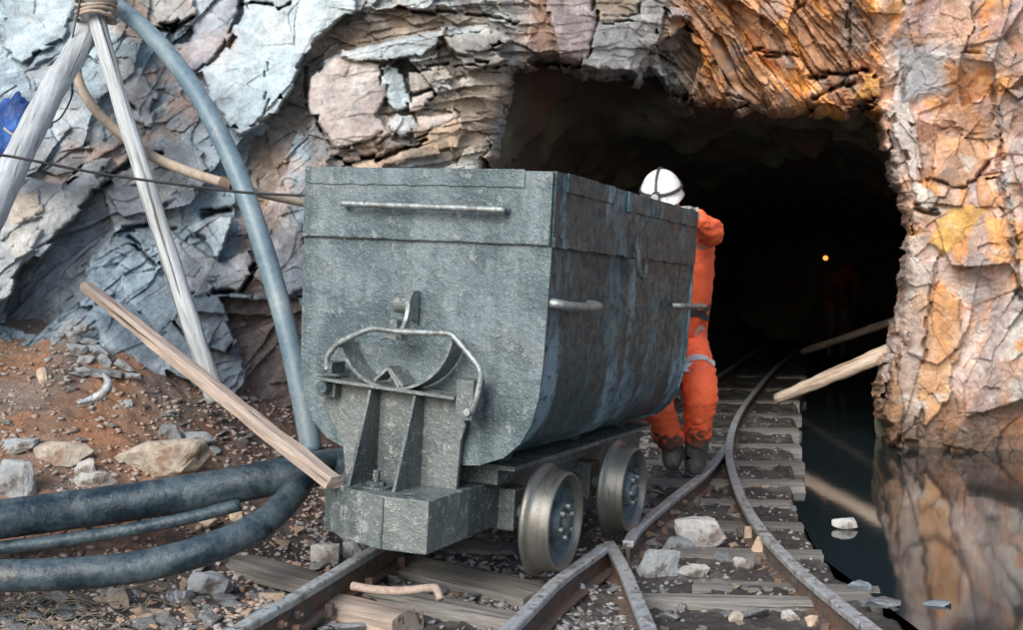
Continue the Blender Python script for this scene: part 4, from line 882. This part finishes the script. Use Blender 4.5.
bp = [(326.5,371),(327,358),(332,350),(339,343),(355,335),(373,328.8),(398,331.5),(425,332.6),(448,333.5),(455,338),(462,346),(472,358),(479,368),(480.5,378),(476,400),(470,414)]
bm = bmesh.new(); tube(bm, catmull([F(a, b, y=-.135) for a, b in bp], 5), .0115, 12, .05); bm_obj('locking_bar', bm, M_bar, cart, smooth=True)
bm = bmesh.new(); c_ = F(469, 412, y=-.135); cyl(bm, c_+Vector((0, -.02, 0)), c_+Vector((0, .05, 0)), .013, n=10); bm_obj('bar_pin', bm, M_bar, cart)
# end support: back plate, two gussets, shelf, cradle rim
def fx(px, py, y): q = F(px, py, y=y); return (q.x, q.z)
sup = bm_obj('end_support', (lambda bm: (prism(bm, [fx(334,378,-.04), fx(400,384,-.04), fx(460,394,-.04), fx(466,426,-.04), fx(461,442,-.04), fx(456,496,-.04), fx(348,494,-.04), fx(343,440,-.04), fx(322,402,-.04), fx(320,378,-.04)], 1, -.045, -.025), bm)[1])(bmesh.new()), M_brk, cart, bevel=.002)
for (pxb, pyt, pxb2, pyb) in ((378, 388, 377, 474), (423, 394, 420, 478)):
    t0 = F(pxb, pyt, y=-.045); t1 = F(pxb2, pyb, y=-.045); x = (t0.x+t1.x)/2; zt = t0.z; zb = t1.z+.01
    bm = bmesh.new(); prism(bm, [(-.0452, zt), (-.115, zt), (-.235, zb-.03), (-.24, zb-.065), (-.0452, zb-.065)], 0, x-.006, x+.006); bm_obj('gusset', bm, M_frame, cart, bevel=.0025)
ta = F(320, 376, y=-.09); tb = F(459, 396, y=-.09)
bm = bmesh.new(); prism(bm, [(ta.x, ta.z), (ta.x, ta.z-.012), (tb.x, tb.z-.012), (tb.x, tb.z)], 1, -.13, -.026); bm_obj('shelf', bm, M_brk, cart, bevel=.002)
def arc(px0, py0, rx_, ry_, a0, a1, y, n=20): return [F(px0+rx_*math.cos(R(a0+(a1-a0)*i/n)), py0+ry_*math.sin(R(a0+(a1-a0)*i/n)), y=y) for i in range(n+1)]
bm = bmesh.new(); o1 = arc(400, 330, 58, 60, 170, 12, -.09, 24)
w = [[bm.verts.new((q.x, yy_, q.z)) for yy_ in (-.125, -.02)]+[bm.verts.new((q.x*1.0-(q.x-o1[12].x)*.035, yy_, q.z+.010)) for yy_ in (-.02, -.125)] for q in o1]
for A, B in zip(w[:-1], w[1:]):
    for k in range(4): bm.faces.new((A[k], A[(k+1) % 4], B[(k+1) % 4], B[k]))
bm.faces.new(w[0]); bm.faces.new(w[-1][::-1]); bm_obj('cradle', bm, M_brk, cart)
v0, v1, v2 = F(388, 368, y=-.10), F(402, 388, y=-.10), F(404, 366, y=-.05)
bm = bmesh.new()
for (p, q) in ((F(390,367,y=-.1), F(401,387,y=-.1)), (F(377,380,y=-.1), F(390,368,y=-.1)), (F(396,368,y=-.07), F(409,386,y=-.07))):
    d = Vector((q.z-p.z, 0, p.x-q.x)).normalized()*.005; prism(bm, [(p.x+d.x, p.z+d.z), (q.x+d.x, q.z+d.z), (q.x-d.x, q.z-d.z), (p.x-d.x, p.z-d.z)], 1, -.12, -.03)
bm_obj('stop_plate', bm, M_brk, cart)
for (x0, y0, x1, y1) in ((318, 361, 333, 374), (458, 379, 473, 421)):
    a = F(x0, y0, y=-.13); b_ = F(x1, y1, y=-.13); bm = bmesh.new(); box(bm, a.x, b_.x, -.14, -.046, b_.z, a.z); bm_obj('lug', bm, M_frame, cart, bevel=.003)
a = F(318, 376, y=-.1); b_ = F(333, 398, y=-.1); bm = bmesh.new(); box(bm, a.x, b_.x, -.09, -.046, b_.z, a.z); bm_obj('lug', bm, M_frame, cart, bevel=.003)
c_ = F(326, 387, y=-.1); bm = bmesh.new(); cyl(bm, (c_.x, -.135, c_.z), (c_.x, -.088, c_.z), .024, n=8); bm_obj('bolt', bm, M_hub, cart, bevel=.003)
# chassis beam and buffer
zb0 = F(382, 550, y=-.33).z; zt0 = F(382, 497, y=-.33).z
bt = {}
outl = [(F(324, 520, y=-.13).x, -.13), (F(344, 520, y=-.27).x, -.27), (F(382, 520, y=-.33).x, -.33), (F(428, 520, y=-.31).x, -.31), (F(441, 520, y=-.21).x, -.21)]
xr = outl[-1][0]; xl_ = outl[0][0]
bm = bmesh.new(); prism(bm, outl+[(xr, .02), (xl_, .02)], 2, zb0, zt0+.002); bm_obj('buffer', bm, M_brk, cart, bevel=.005)
bm = bmesh.new(); xs_ = outl[2][0]; box(bm, xs_-.004, xs_+.004, -.336, -.31, zb0+.004, zt0-.002); bm_obj('buffer_seam', bm, M_hub, cart)
bm = bmesh.new(); box(bm, xl_+.02, xr-.002, .021, L-.02, zb0+.002, zt0-.002); box(bm, xl_+.03, xr+.05, .14, L-.1, zt0-.001, .384); bm_obj('chassis_beam', bm, M_frame, cart, bevel=.004)
bm = bmesh.new(); box(bm, xl_+.02, xr, L-.02, L+.14, zb0, zt0); bm_obj('buffer', bm, M_frame, cart, bevel=.005)
bm = bmesh.new()
for y_ in (.25, 1.0, 1.65): prism(bm, [(-.30, .47), (.30, .47), (xr-.01, zt0+.005), (xl_+.03, zt0+.005)], 1, y_, y_+.05)
box(bm, -.34, .36, .12, 1.85, .385, .402); bm_obj('cradle_bracket', bm, M_frame, cart)
c_ = F(376, 486, y=-.2); bm = bmesh.new(); z_ = zt0+.003; cyl(bm, (c_.x, -.2, z_), (c_.x, -.2, z_+.008), .058, n=24); cyl(bm, (c_.x, -.2, z_+.008), (c_.x, -.2, z_+.022), .036, n=6); cyl(bm, (c_.x, -.2, z_+.022), (c_.x, -.2, z_+.062), .014, n=14); bm_obj('coupling_bolt', bm, M_frame, cart, bevel=.002)
# wheels
def lathe(bm, prof_, n=64):
    rings = [[bm.verts.new((x, r*math.cos(2*math.pi*i/n), r*math.sin(2*math.pi*i/n))) for i in range(n)] for x, r in prof_]
    for A, B in zip(rings[:-1], rings[1:]):
        for i in range(n): bm.faces.new((A[i], A[(i+1) % n], B[(i+1) % n], B[i]))
def wheel(x, y, z, s):
    e = empty('wheel', (x, y, z)); e.parent = cart; e.scale = (s, 1, 1); e.rotation_euler = (rnd.uniform(0, 3), 0, 0)
    bm = bmesh.new(); lathe(bm, [(-.055,.10),(-.055,.195),(-.050,.212),(-.038,.216),(-.028,.210),(-.020,.198),(-.008,.193),(.030,.189),(.052,.187),(.058,.183),(.058,.176),(.052,.172),(.040,.166),(.030,.160)])
    bmesh.ops.holes_fill(bm, edges=bm.edges[:]) if False else None
    o = bm_obj('tyre', bm, M_tread, e, smooth=True); 
    bm = bmesh.new(); lathe(bm, [(.032,.162),(.004,.156),(-.008,.13),(-.010,.10),(.0,.082),(.020,.074),(.044,.070),(.052,.064),(.054,.052),(.040,.046),(.040,.034),(.062,.032),(.066,.026),(.066,.001)]); bm_obj('wheel_disc', bm, M_hub, e, smooth=True)
    for k in range(6):
        a = math.pi/3*k; bm = bmesh.new(); cyl(bm, (.050, .058*math.cos(a), .058*math.sin(a)), (.066, .058*math.cos(a), .058*math.sin(a)), .010, n=6); bm_obj('bolt', bm, M_bar, e)
    return e
fw = F(569, 525, x=.49); bw = F(637, 488, x=.49)
for y_ in (fw.y-.03, bw.y-.03):
    for sx in (1, -1): wheel(.432 if sx > 0 else -.345, y_, .182, sx)
    bm = bmesh.new(); cyl(bm, (-.40, y_, .198), (.40, y_, .198), .032, n=16); bm_obj('axle', bm, M_hub, cart, smooth=True)
    for sx in (1, -1): bm = bmesh.new(); box(bm, sx*.2, sx*.30, y_-.06, y_+.06, .13, .29); bm_obj('axle_box', bm, M_frame, cart, bevel=.008)
# ------------------------------------------------------------------ people
def skin_body(name, joints, bones, m, parent, sub=2, root=0, wrinkle=0., wf=9., smooth=True, **k):
    me = bpy.data.meshes.new(name); me.from_pydata([tuple(j[0]) for j in joints], bones, []); o = bpy.data.objects.new(name, me); col.objects.link(o)
    s = o.modifiers.new('s', 'SKIN'); s.use_smooth_shade = True
    for i, j in enumerate(joints):
        d = me.skin_vertices[0].data[i]; d.radius = (j[1], j[1]) if not isinstance(j[1], tuple) else j[1]; d.use_root = (i == root)
    u = o.modifiers.new('u', 'SUBSURF'); u.levels = sub; u.render_levels = sub
    bpy.context.view_layer.update(); dg = bpy.context.evaluated_depsgraph_get(); me2 = bpy.data.meshes.new_from_object(o.evaluated_get(dg)); bpy.data.objects.remove(o)
    me2.name = name; me2.materials.clear(); me2.materials.append(m)
    if wrinkle:
        nrm = [v_.normal.copy() for v_ in me2.vertices]
        for v_, n_ in zip(me2.vertices, nrm):
            c = v_.co; q = Vector((c.x*wf*.6, c.y*wf*.6, c.z*wf*1.5)); v_.co = c+n_*(wrinkle*(abs(mn.noise(q))*2-.5)+wrinkle*.5*mn.noise(q*2.3))
    me2.polygons.foreach_set('use_smooth', [smooth]*len(me2.polygons))
    o = bpy.data.objects.new(name, me2); col.objects.link(o); o.parent = parent; return props(o, **k)
def suit_mat(name, bright, mud0, mud1):
    m, t, b = nt(name); v = coords(t); g = noi(t, v, 7, 8, .7, .6); f = noi(t, v, 40, 5, .7)
    c = ramp(t, g, [(.3, tuple(x*.8 for x in bright)), (.6, bright)])
    sx = t.nodes.new('ShaderNodeSeparateXYZ'); t.links.new(v, sx.inputs[0]); mr = N(t, 'ShaderNodeMapRange'); t.links.new(sx.outputs[2], mr.inputs[0])
    mr.inputs[1].default_value = mud0; mr.inputs[2].default_value = mud1; mr.inputs[3].default_value = .0; mr.inputs[4].default_value = .55
    ad = t.nodes.new('ShaderNodeMath'); ad.operation = 'ADD'; t.links.new(mr.outputs[0], ad.inputs[0]); t.links.new(noi(t, v, 14, 8, .75, .8), ad.inputs[1])
    c = mixc(t, ramp(t, ad.outputs[0], [(.60, 0.), (.67, .94)]), c, (.055, .045, .04)); c = mixc(t, .2, c, ramp(t, f, [(.3, .35), (.7, .7)]), 'OVERLAY')
    t.links.new(c, b.inputs['Base Color']); b.inputs['Roughness'].default_value = .75; bump(t, b, [(g, .012), (f, .003)]); return m
M_suit = suit_mat('orange hi vis cloth', (1.0, .155, .055), .30, .04)
M_boot = mat('muddy rubber boot', [(.02,.025,.03),(.05,.055,.055),(.11,.10,.085)], 12, .4, .004, 50)
M_skin = mat('skin', [(.42,.25,.18),(.52,.33,.25)], 20, .5, .001)
M_helm = mat('white helmet plastic', [(.74,.74,.75),(.82,.82,.82)], 6, .3, .0008, 40, spots=(12, (.45,.43,.40), .60))
M_strap = mat('dark strap', [(.02,.02,.025),(.06,.06,.065)], 30, .6)
M_refl = mat('grey reflective tape', [(.42,.47,.52),(.55,.6,.64)], 20, .35, .001, metal=.3)
M_glove = mat('grey work glove', [(.18,.18,.18),(.36,.34,.32)], 20, .8)
def person(loc, J, label, suit, headdir, lamp=None, **k):
    e = empty('person', loc, label=label, cat='person', **k); L0 = Vector(loc); j = {a: Vector(b)-L0 for a, b in J.items()}
    fwd = Vector(headdir).normalized(); side = fwd.cross(Vector((0, 0, 1))).normalized(); up = side.cross(fwd)
    mid = (j['pelvis']+j['chest'])/2
    names = ['pelvis', 'mid', 'chest', 'neck', 'shL', 'elL', 'haL', 'shR', 'elR', 'haR', 'hipL', 'knL', 'anL', 'hipR', 'knR', 'anR', 'toL', 'toR', 'heL', 'heR']; j['mid'] = mid
    def toe(a, l=.13): f = Vector((fwd.x, fwd.y, 0)).normalized(); return a+f*l+Vector((0, 0, -.055*l/.13))
    def hel(a): f = Vector((fwd.x, fwd.y, 0)).normalized(); return a-f*.04+Vector((0, 0, -.05))
    j['toL'] = toe(j['anL'], .07); j['toR'] = toe(j['anR'], .07); j['heL'] = hel(j['anL']); j['heR'] = hel(j['anR'])
    ix = {n_: i for i, n_ in enumerate(names)}
    bn = [('pelvis','mid'),('mid','chest'),('chest','neck'),('chest','shL'),('shL','elL'),('elL','haL'),('chest','shR'),('shR','elR'),('elR','haR'),('pelvis','hipL'),('hipL','knL'),('knL','anL'),('pelvis','hipR'),('hipR','knR'),('knR','anR'),('anL','toL'),('anR','toR')]
    bn = [(ix[a], ix[b]) for a, b in bn if a in ix and b in ix]
    rb = dict(pelvis=.125, mid=.12, chest=.135, neck=.058, shL=.066, elL=.043, haL=.030, shR=.066, elR=.043, haR=.030, hipL=.085, knL=.056, anL=.042, hipR=.085, knR=.056, anR=.042, toL=.03, toR=.03, heL=.04, heR=.04)
    hd = j['head']
    nj = [(j[n_], rb[n_]) for n_ in names[:18]]; b2_ = [q for q in bn if max(q) < 18]
    nj += [(hd-up*.09, .055), (hd, .088), (hd+up*.06, .075)]; b2_ += [(ix['neck'], 18), (18, 19), (19, 20)]
    body = skin_body('body', nj, b2_, M_skin, e)
    # face on the same head
    bm = bmesh.new()
    def ell(c, r3, n=2):
        res = bmesh.ops.create_icosphere(bm, subdivisions=n, radius=1)
        for v_ in res['verts']: q = v_.co; v_.co = c+side*q.x*r3[0]+fwd*q.y*r3[1]+up*q.z*r3[2]
    ell(hd+fwd*.005-up*.01, (.078, .098, .105), 3); ell(hd+fwd*.105-up*.035, (.014, .020, .026)); ell(hd+fwd*.088-up*.075, (.026, .014, .008))
    for s in (1, -1): ell(hd+side*s*.080-up*.025, (.012, .022, .034)); ell(hd+side*s*.032+fwd*.088-up*.01, (.016, .012, .009))
    bm_obj('face', bm, M_skin, e, smooth=True)
    # overalls
    ro = dict(pelvis=.158, mid=.150, chest=.165, neck=.085, shL=.094, elL=.068, haL=.050, shR=.092, elR=.082, haR=.050, hipL=.115, knL=.104, anL=.092, hipR=.105, knR=.105, anR=.070)
    cuff = {}
    jj = dict(j)
    for s in 'LR': jj['ha'+s] = j['el'+s].lerp(j['ha'+s], .86); jj['an'+s] = j['kn'+s].lerp(j['an'+s], .88); 
    jj['neck'] = j['chest'].lerp(j['neck'], .8)
    nm_ = names[:16]; joints = [(jj[n_], ro[n_]) for n_ in nm_]; bb = [q for q in bn if max(q) < 16]
    for s in 'LR':
        for a, b_, t_, r_ in (('sh', 'el', .5, .078), ('el', 'ha', .5, .060), ('hip', 'kn', .5, .108), ('kn', 'an', .5, .084)):
            i0, i1 = ix[a+s], ix[b_+s]; bb.remove((i0, i1)); joints.append((jj[a+s].lerp(jj[b_+s], t_), r_)); bb += [(i0, len(joints)-1), (len(joints)-1, i1)]
    ov = skin_body('overalls', joints, bb, suit, e, sub=3, wrinkle=.011, wf=16)
    def ringband(name, a, b_, t_, r, h_, m, tilt=(0, 0, 0), n=40, wob=.006):
        a = jj[a]; b_ = jj[b_]; d = (b_-a).normalized()+Vector(tilt); d.normalize(); c = a.lerp(b_, t_); p = d.orthogonal().normalized(); q = d.cross(p); bm = bmesh.new(); R4 = []
        # fit the ring to the overalls
        dg = None; rows_ = []
        for i in range(n):
            w_ = p*math.cos(2*math.pi*i/n)+q*math.sin(2*math.pi*i/n); row = []
            for hh in (-h_/2, 0, h_/2):
                org = c+d*hh+w_*(r*2.2); ok, loc_, nn, fi = ov.ray_cast(org, -w_, distance=r*2.2)
                rr_ = (loc_-(c+d*hh)).dot(w_) if ok else r
                row.append(c+d*hh+w_*(rr_+.005))
            rows_.append(row)
        V_ = [[bm.verts.new(z_) for z_ in row] for row in rows_]
        for i in range(n):
            A, B = V_[i], V_[(i+1) % n]
            for k_ in range(2): bm.faces.new((A[k_], A[k_+1], B[k_+1], B[k_]))
        return bm_obj(name, bm, m, e, smooth=True)
    ringband('reflective_band', 'hipR', 'knR', .60, .12, .055, M_refl); ringband('reflective_band', 'hipL', 'knL', .60, .12, .055, M_refl)
    ringband('reflective_band', 'shR', 'elR', .62, .085, .05, M_refl); ringband('reflective_band', 'shL', 'elL', .62, .085, .05, M_refl)
    ringband('belt', 'pelvis', 'mid', .9, .16, .04, M_strap)
    ringband('harness_strap', 'mid', 'chest', .15, .17, .035, M_strap, tilt=(1.0, 0, 0))
    # boots
    for s in 'LR':
        a = j['an'+s]; kn = j['kn'+s]; tp = a.lerp(kn, .42); skin_body('boot', [(tp, .082), (a.lerp(kn, .2), .070), (a+Vector((0, 0, -.03)), .062), (a*.5+toe(a)*.5+Vector((0, 0, -.02)), .055), (toe(a), .048), (hel(a), .050)], [(0,1),(1,2),(2,3),(3,4),(2,5)], M_boot, e, sub=2, root=2)
    # gloves: palm, four fingers and a thumb, curled
    for s, sg in (('L', 1), ('R', -1)):
        w_ = j['ha'+s]; d = (w_-j['el'+s]).normalized(); gd = Vector(J.get('grip', (0, 0, -1))).normalized(); lat_ = d.cross(gd).normalized(); dn = lat_.cross(d).normalized()
        if dn.z > 0: dn = -dn
        pts = [(w_-d*.03, .034), (w_+d*.045, (.034))]; bb = [(0, 1)]
        for k_ in range(4):
            b0 = w_+d*.075+lat_*(k_-1.5)*.021; ln = (.9, 1., .95, .75)[k_]; i = len(pts)
            pts += [(b0, .0125), (b0+d*.03*ln+dn*.012, .0105), (b0+d*.042*ln+dn*.038, .0098), (b0+d*.034*ln+dn*.058, .0085)]; bb += [(1, i), (i, i+1), (i+1, i+2), (i+2, i+3)]
        i = len(pts); b0 = w_+d*.01+lat_*sg*.034; pts += [(b0, .015), (b0+lat_*sg*.022+d*.025+dn*.012, .0125), (b0+lat_*sg*.016+d*.045+dn*.035, .0105)]; bb += [(0, i), (i, i+1), (i+1, i+2)]
        skin_body('glove', pts, bb, M_glove, e, sub=1)
    # helmet
    bm = bmesh.new(); nU, nV = 40, 16; hc = hd+up*.035; rings = []
    for a in range(nV+1):
        ph = math.pi/2*a/nV*1.06; z_ = math.cos(ph)*.135; r_ = math.sin(ph)
        if a == nV: r_ *= 1.10; z_ -= .004
        rings.append([bm.verts.new(hc+side*(.112*r_*math.cos(2*math.pi*i/nU))+fwd*(.135*r_*math.sin(2*math.pi*i/nU)+(.035 if a == nV and math.sin(2*math.pi*i/nU) > .3 else 0))+up*(z_+.006*max(0, 1-abs(math.cos(2*math.pi*i/nU))*6)*(1 if a < nV-2 else 0))) for i in range(nU)] if a else [bm.verts.new(hc+up*.141)])
    for i in range(nU): bm.faces.new((rings[0][0], rings[1][i], rings[1][(i+1) % nU]))
    for A, B in zip(rings[1:-1], rings[2:]):
        for i in range(nU): bm.faces.new((A[i], B[i], B[(i+1) % nU], A[(i+1) % nU]))
    hl = bm_obj('helmet', bm, M_helm, e, smooth=True); so = hl.modifiers.new('thick', 'SOLIDIFY'); so.thickness = .004
    def hp(u, v_, o=1.03): r_ = math.sin(v_); return hc+side*(.112*o*r_*math.cos(u))+fwd*(.135*o*r_*math.sin(u))+up*(math.cos(v_)*.135*o+.004)
    bm = bmesh.new()
    def strap(path, wd=.012):
        A = []
        for i, q in enumerate(path):
            d = (path[min(i+1, len(path)-1)]-path[max(0, i-1)]).normalized(); n_ = (q-hc).normalized(); s_ = d.cross(n_); A.append((bm.verts.new(q+s_*wd/2), bm.verts.new(q-s_*wd/2)))
        for a, b_ in zip(A[:-1], A[1:]): bm.faces.new((a[0], b_[0], b_[1], a[1]))
    strap([hp(2*math.pi*i/40, R(76)) for i in range(41)], .018); strap([hp(math.pi/2, R(80-160*i/30)) if 80-160*i/30 > 0 else hp(-math.pi/2, R(-(80-160*i/30))) for i in range(31)], .014)
    st = bm_obj('helmet_strap', bm, M_strap, hl, smooth=True); so = st.modifiers.new('thick', 'SOLIDIFY'); so.thickness = .003; so.offset = 1
    bm = bmesh.new(); c = hc+fwd*.145+up*.035; cyl(bm, c-fwd*.02, c+fwd*.02, .026, n=18); lp = bm_obj('headlamp', bm, M_strap, hl)
    bm = bmesh.new(); kl = 1.9 if lamp else 1; cyl(bm, c+fwd*.0202, c+fwd*.026, .021*kl, .018*kl, n=18)
    if lamp: bm_obj('lamp_glass', bm, lamp, lp)
    else:
        bm_obj('lamp_glass', bm, M_refl, lp)
    return e
Pn = {k_: P(*v_) for k_, v_ in dict(pelvis=(684,340,7.02), chest=(684,256,6.78), neck=(672,222,6.62), head=(662,200,6.5), shR=(701,233,6.66), elR=(713,233,6.36), haR=(692,214,6.16), shL=(652,232,6.74), elL=(622,252,6.45), haL=(630,215,6.2),
      hipR=(692,344,7.0), knR=(701,392,6.6), anR=(696,456,6.9), hipL=(677,342,7.04), knL=(655,400,6.55), anL=(675,452,6.85)).items()}
gz0 = min(Pn['anR'].z, Pn['anL'].z)-.10
person((Pn['anR'].x-.05, 6.9, gz0), Pn, 'person in muddy orange overalls and white helmet pushing the wagon from behind', M_suit, (-.30, -.86, -.42))
# far miner
M_lamp, t, b = nt('lit headlamp'); b.inputs['Base Color'].default_value = (.9, .4, .15, 1); b.inputs['Emission Color'].default_value = (1., .30, .07, 1); b.inputs['Emission Strength'].default_value = .9
M_suit2 = suit_mat('dirty gloom darkened orange cloth', (.12, .022, .01), .9, .3)  # distance gloom painted into the cloth colour, besides the mud
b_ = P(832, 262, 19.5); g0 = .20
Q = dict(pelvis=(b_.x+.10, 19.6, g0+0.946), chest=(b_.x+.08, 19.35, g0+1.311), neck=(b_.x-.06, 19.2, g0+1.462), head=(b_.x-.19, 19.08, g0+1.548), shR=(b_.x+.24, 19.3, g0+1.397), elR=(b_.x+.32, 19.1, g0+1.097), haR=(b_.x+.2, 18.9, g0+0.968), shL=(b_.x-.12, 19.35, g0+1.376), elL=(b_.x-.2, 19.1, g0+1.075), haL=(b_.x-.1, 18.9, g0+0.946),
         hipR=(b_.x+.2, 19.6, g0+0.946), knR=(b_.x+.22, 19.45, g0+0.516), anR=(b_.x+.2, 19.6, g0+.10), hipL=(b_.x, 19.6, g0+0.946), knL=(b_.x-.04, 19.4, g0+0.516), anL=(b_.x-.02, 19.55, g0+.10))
M_refl = M_strap; M_glove = M_strap; M_skin = M_strap; M_helm = mat('gloom darkened helmet', [(.05,.05,.05),(.09,.08,.08)], 8, .5)  # tape, gloves, skin and helmet coloured dark to paint in the tunnel gloom
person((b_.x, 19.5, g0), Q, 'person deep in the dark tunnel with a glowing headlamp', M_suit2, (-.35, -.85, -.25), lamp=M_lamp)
# ------------------------------------------------------------------ daylight
w = bpy.data.worlds.new('World'); sc.world = w; w.use_nodes = True; t = w.node_tree; bg = t.nodes['Background']
sky = t.nodes.new('ShaderNodeTexSky'); sky.sky_type = 'NISHITA'; sky.sun_disc = False
EL, AZ = 30, 205       # sun behind the camera, a little to the left (azimuth clockwise from +Y)
sky.sun_elevation = R(EL); sky.sun_rotation = R(AZ); sky.air_density = 1.0; sky.dust_density = 1.5; sky.altitude = 200
t.links.new(sky.outputs[0], bg.inputs[0]); bg.inputs[1].default_value = .10
sd = Vector((math.sin(R(AZ))*math.cos(R(EL)), math.cos(R(AZ))*math.cos(R(EL)), math.sin(R(EL))))
sl = bpy.data.lights.new('sun', 'SUN'); so = bpy.data.objects.new('sun', sl); col.objects.link(so); sl.energy = 2.0; sl.angle = R(38); sl.color = (1., .96, .90)
so.rotation_euler = (-sd).to_track_quat('-Z', 'Y').to_euler()
vs = sc.view_settings; vs.view_transform = 'Standard'; vs.look = 'None'; vs.exposure = 1.12; vs.gamma = 1; vs.use_curve_mapping = False
sc.render.film_transparent = False
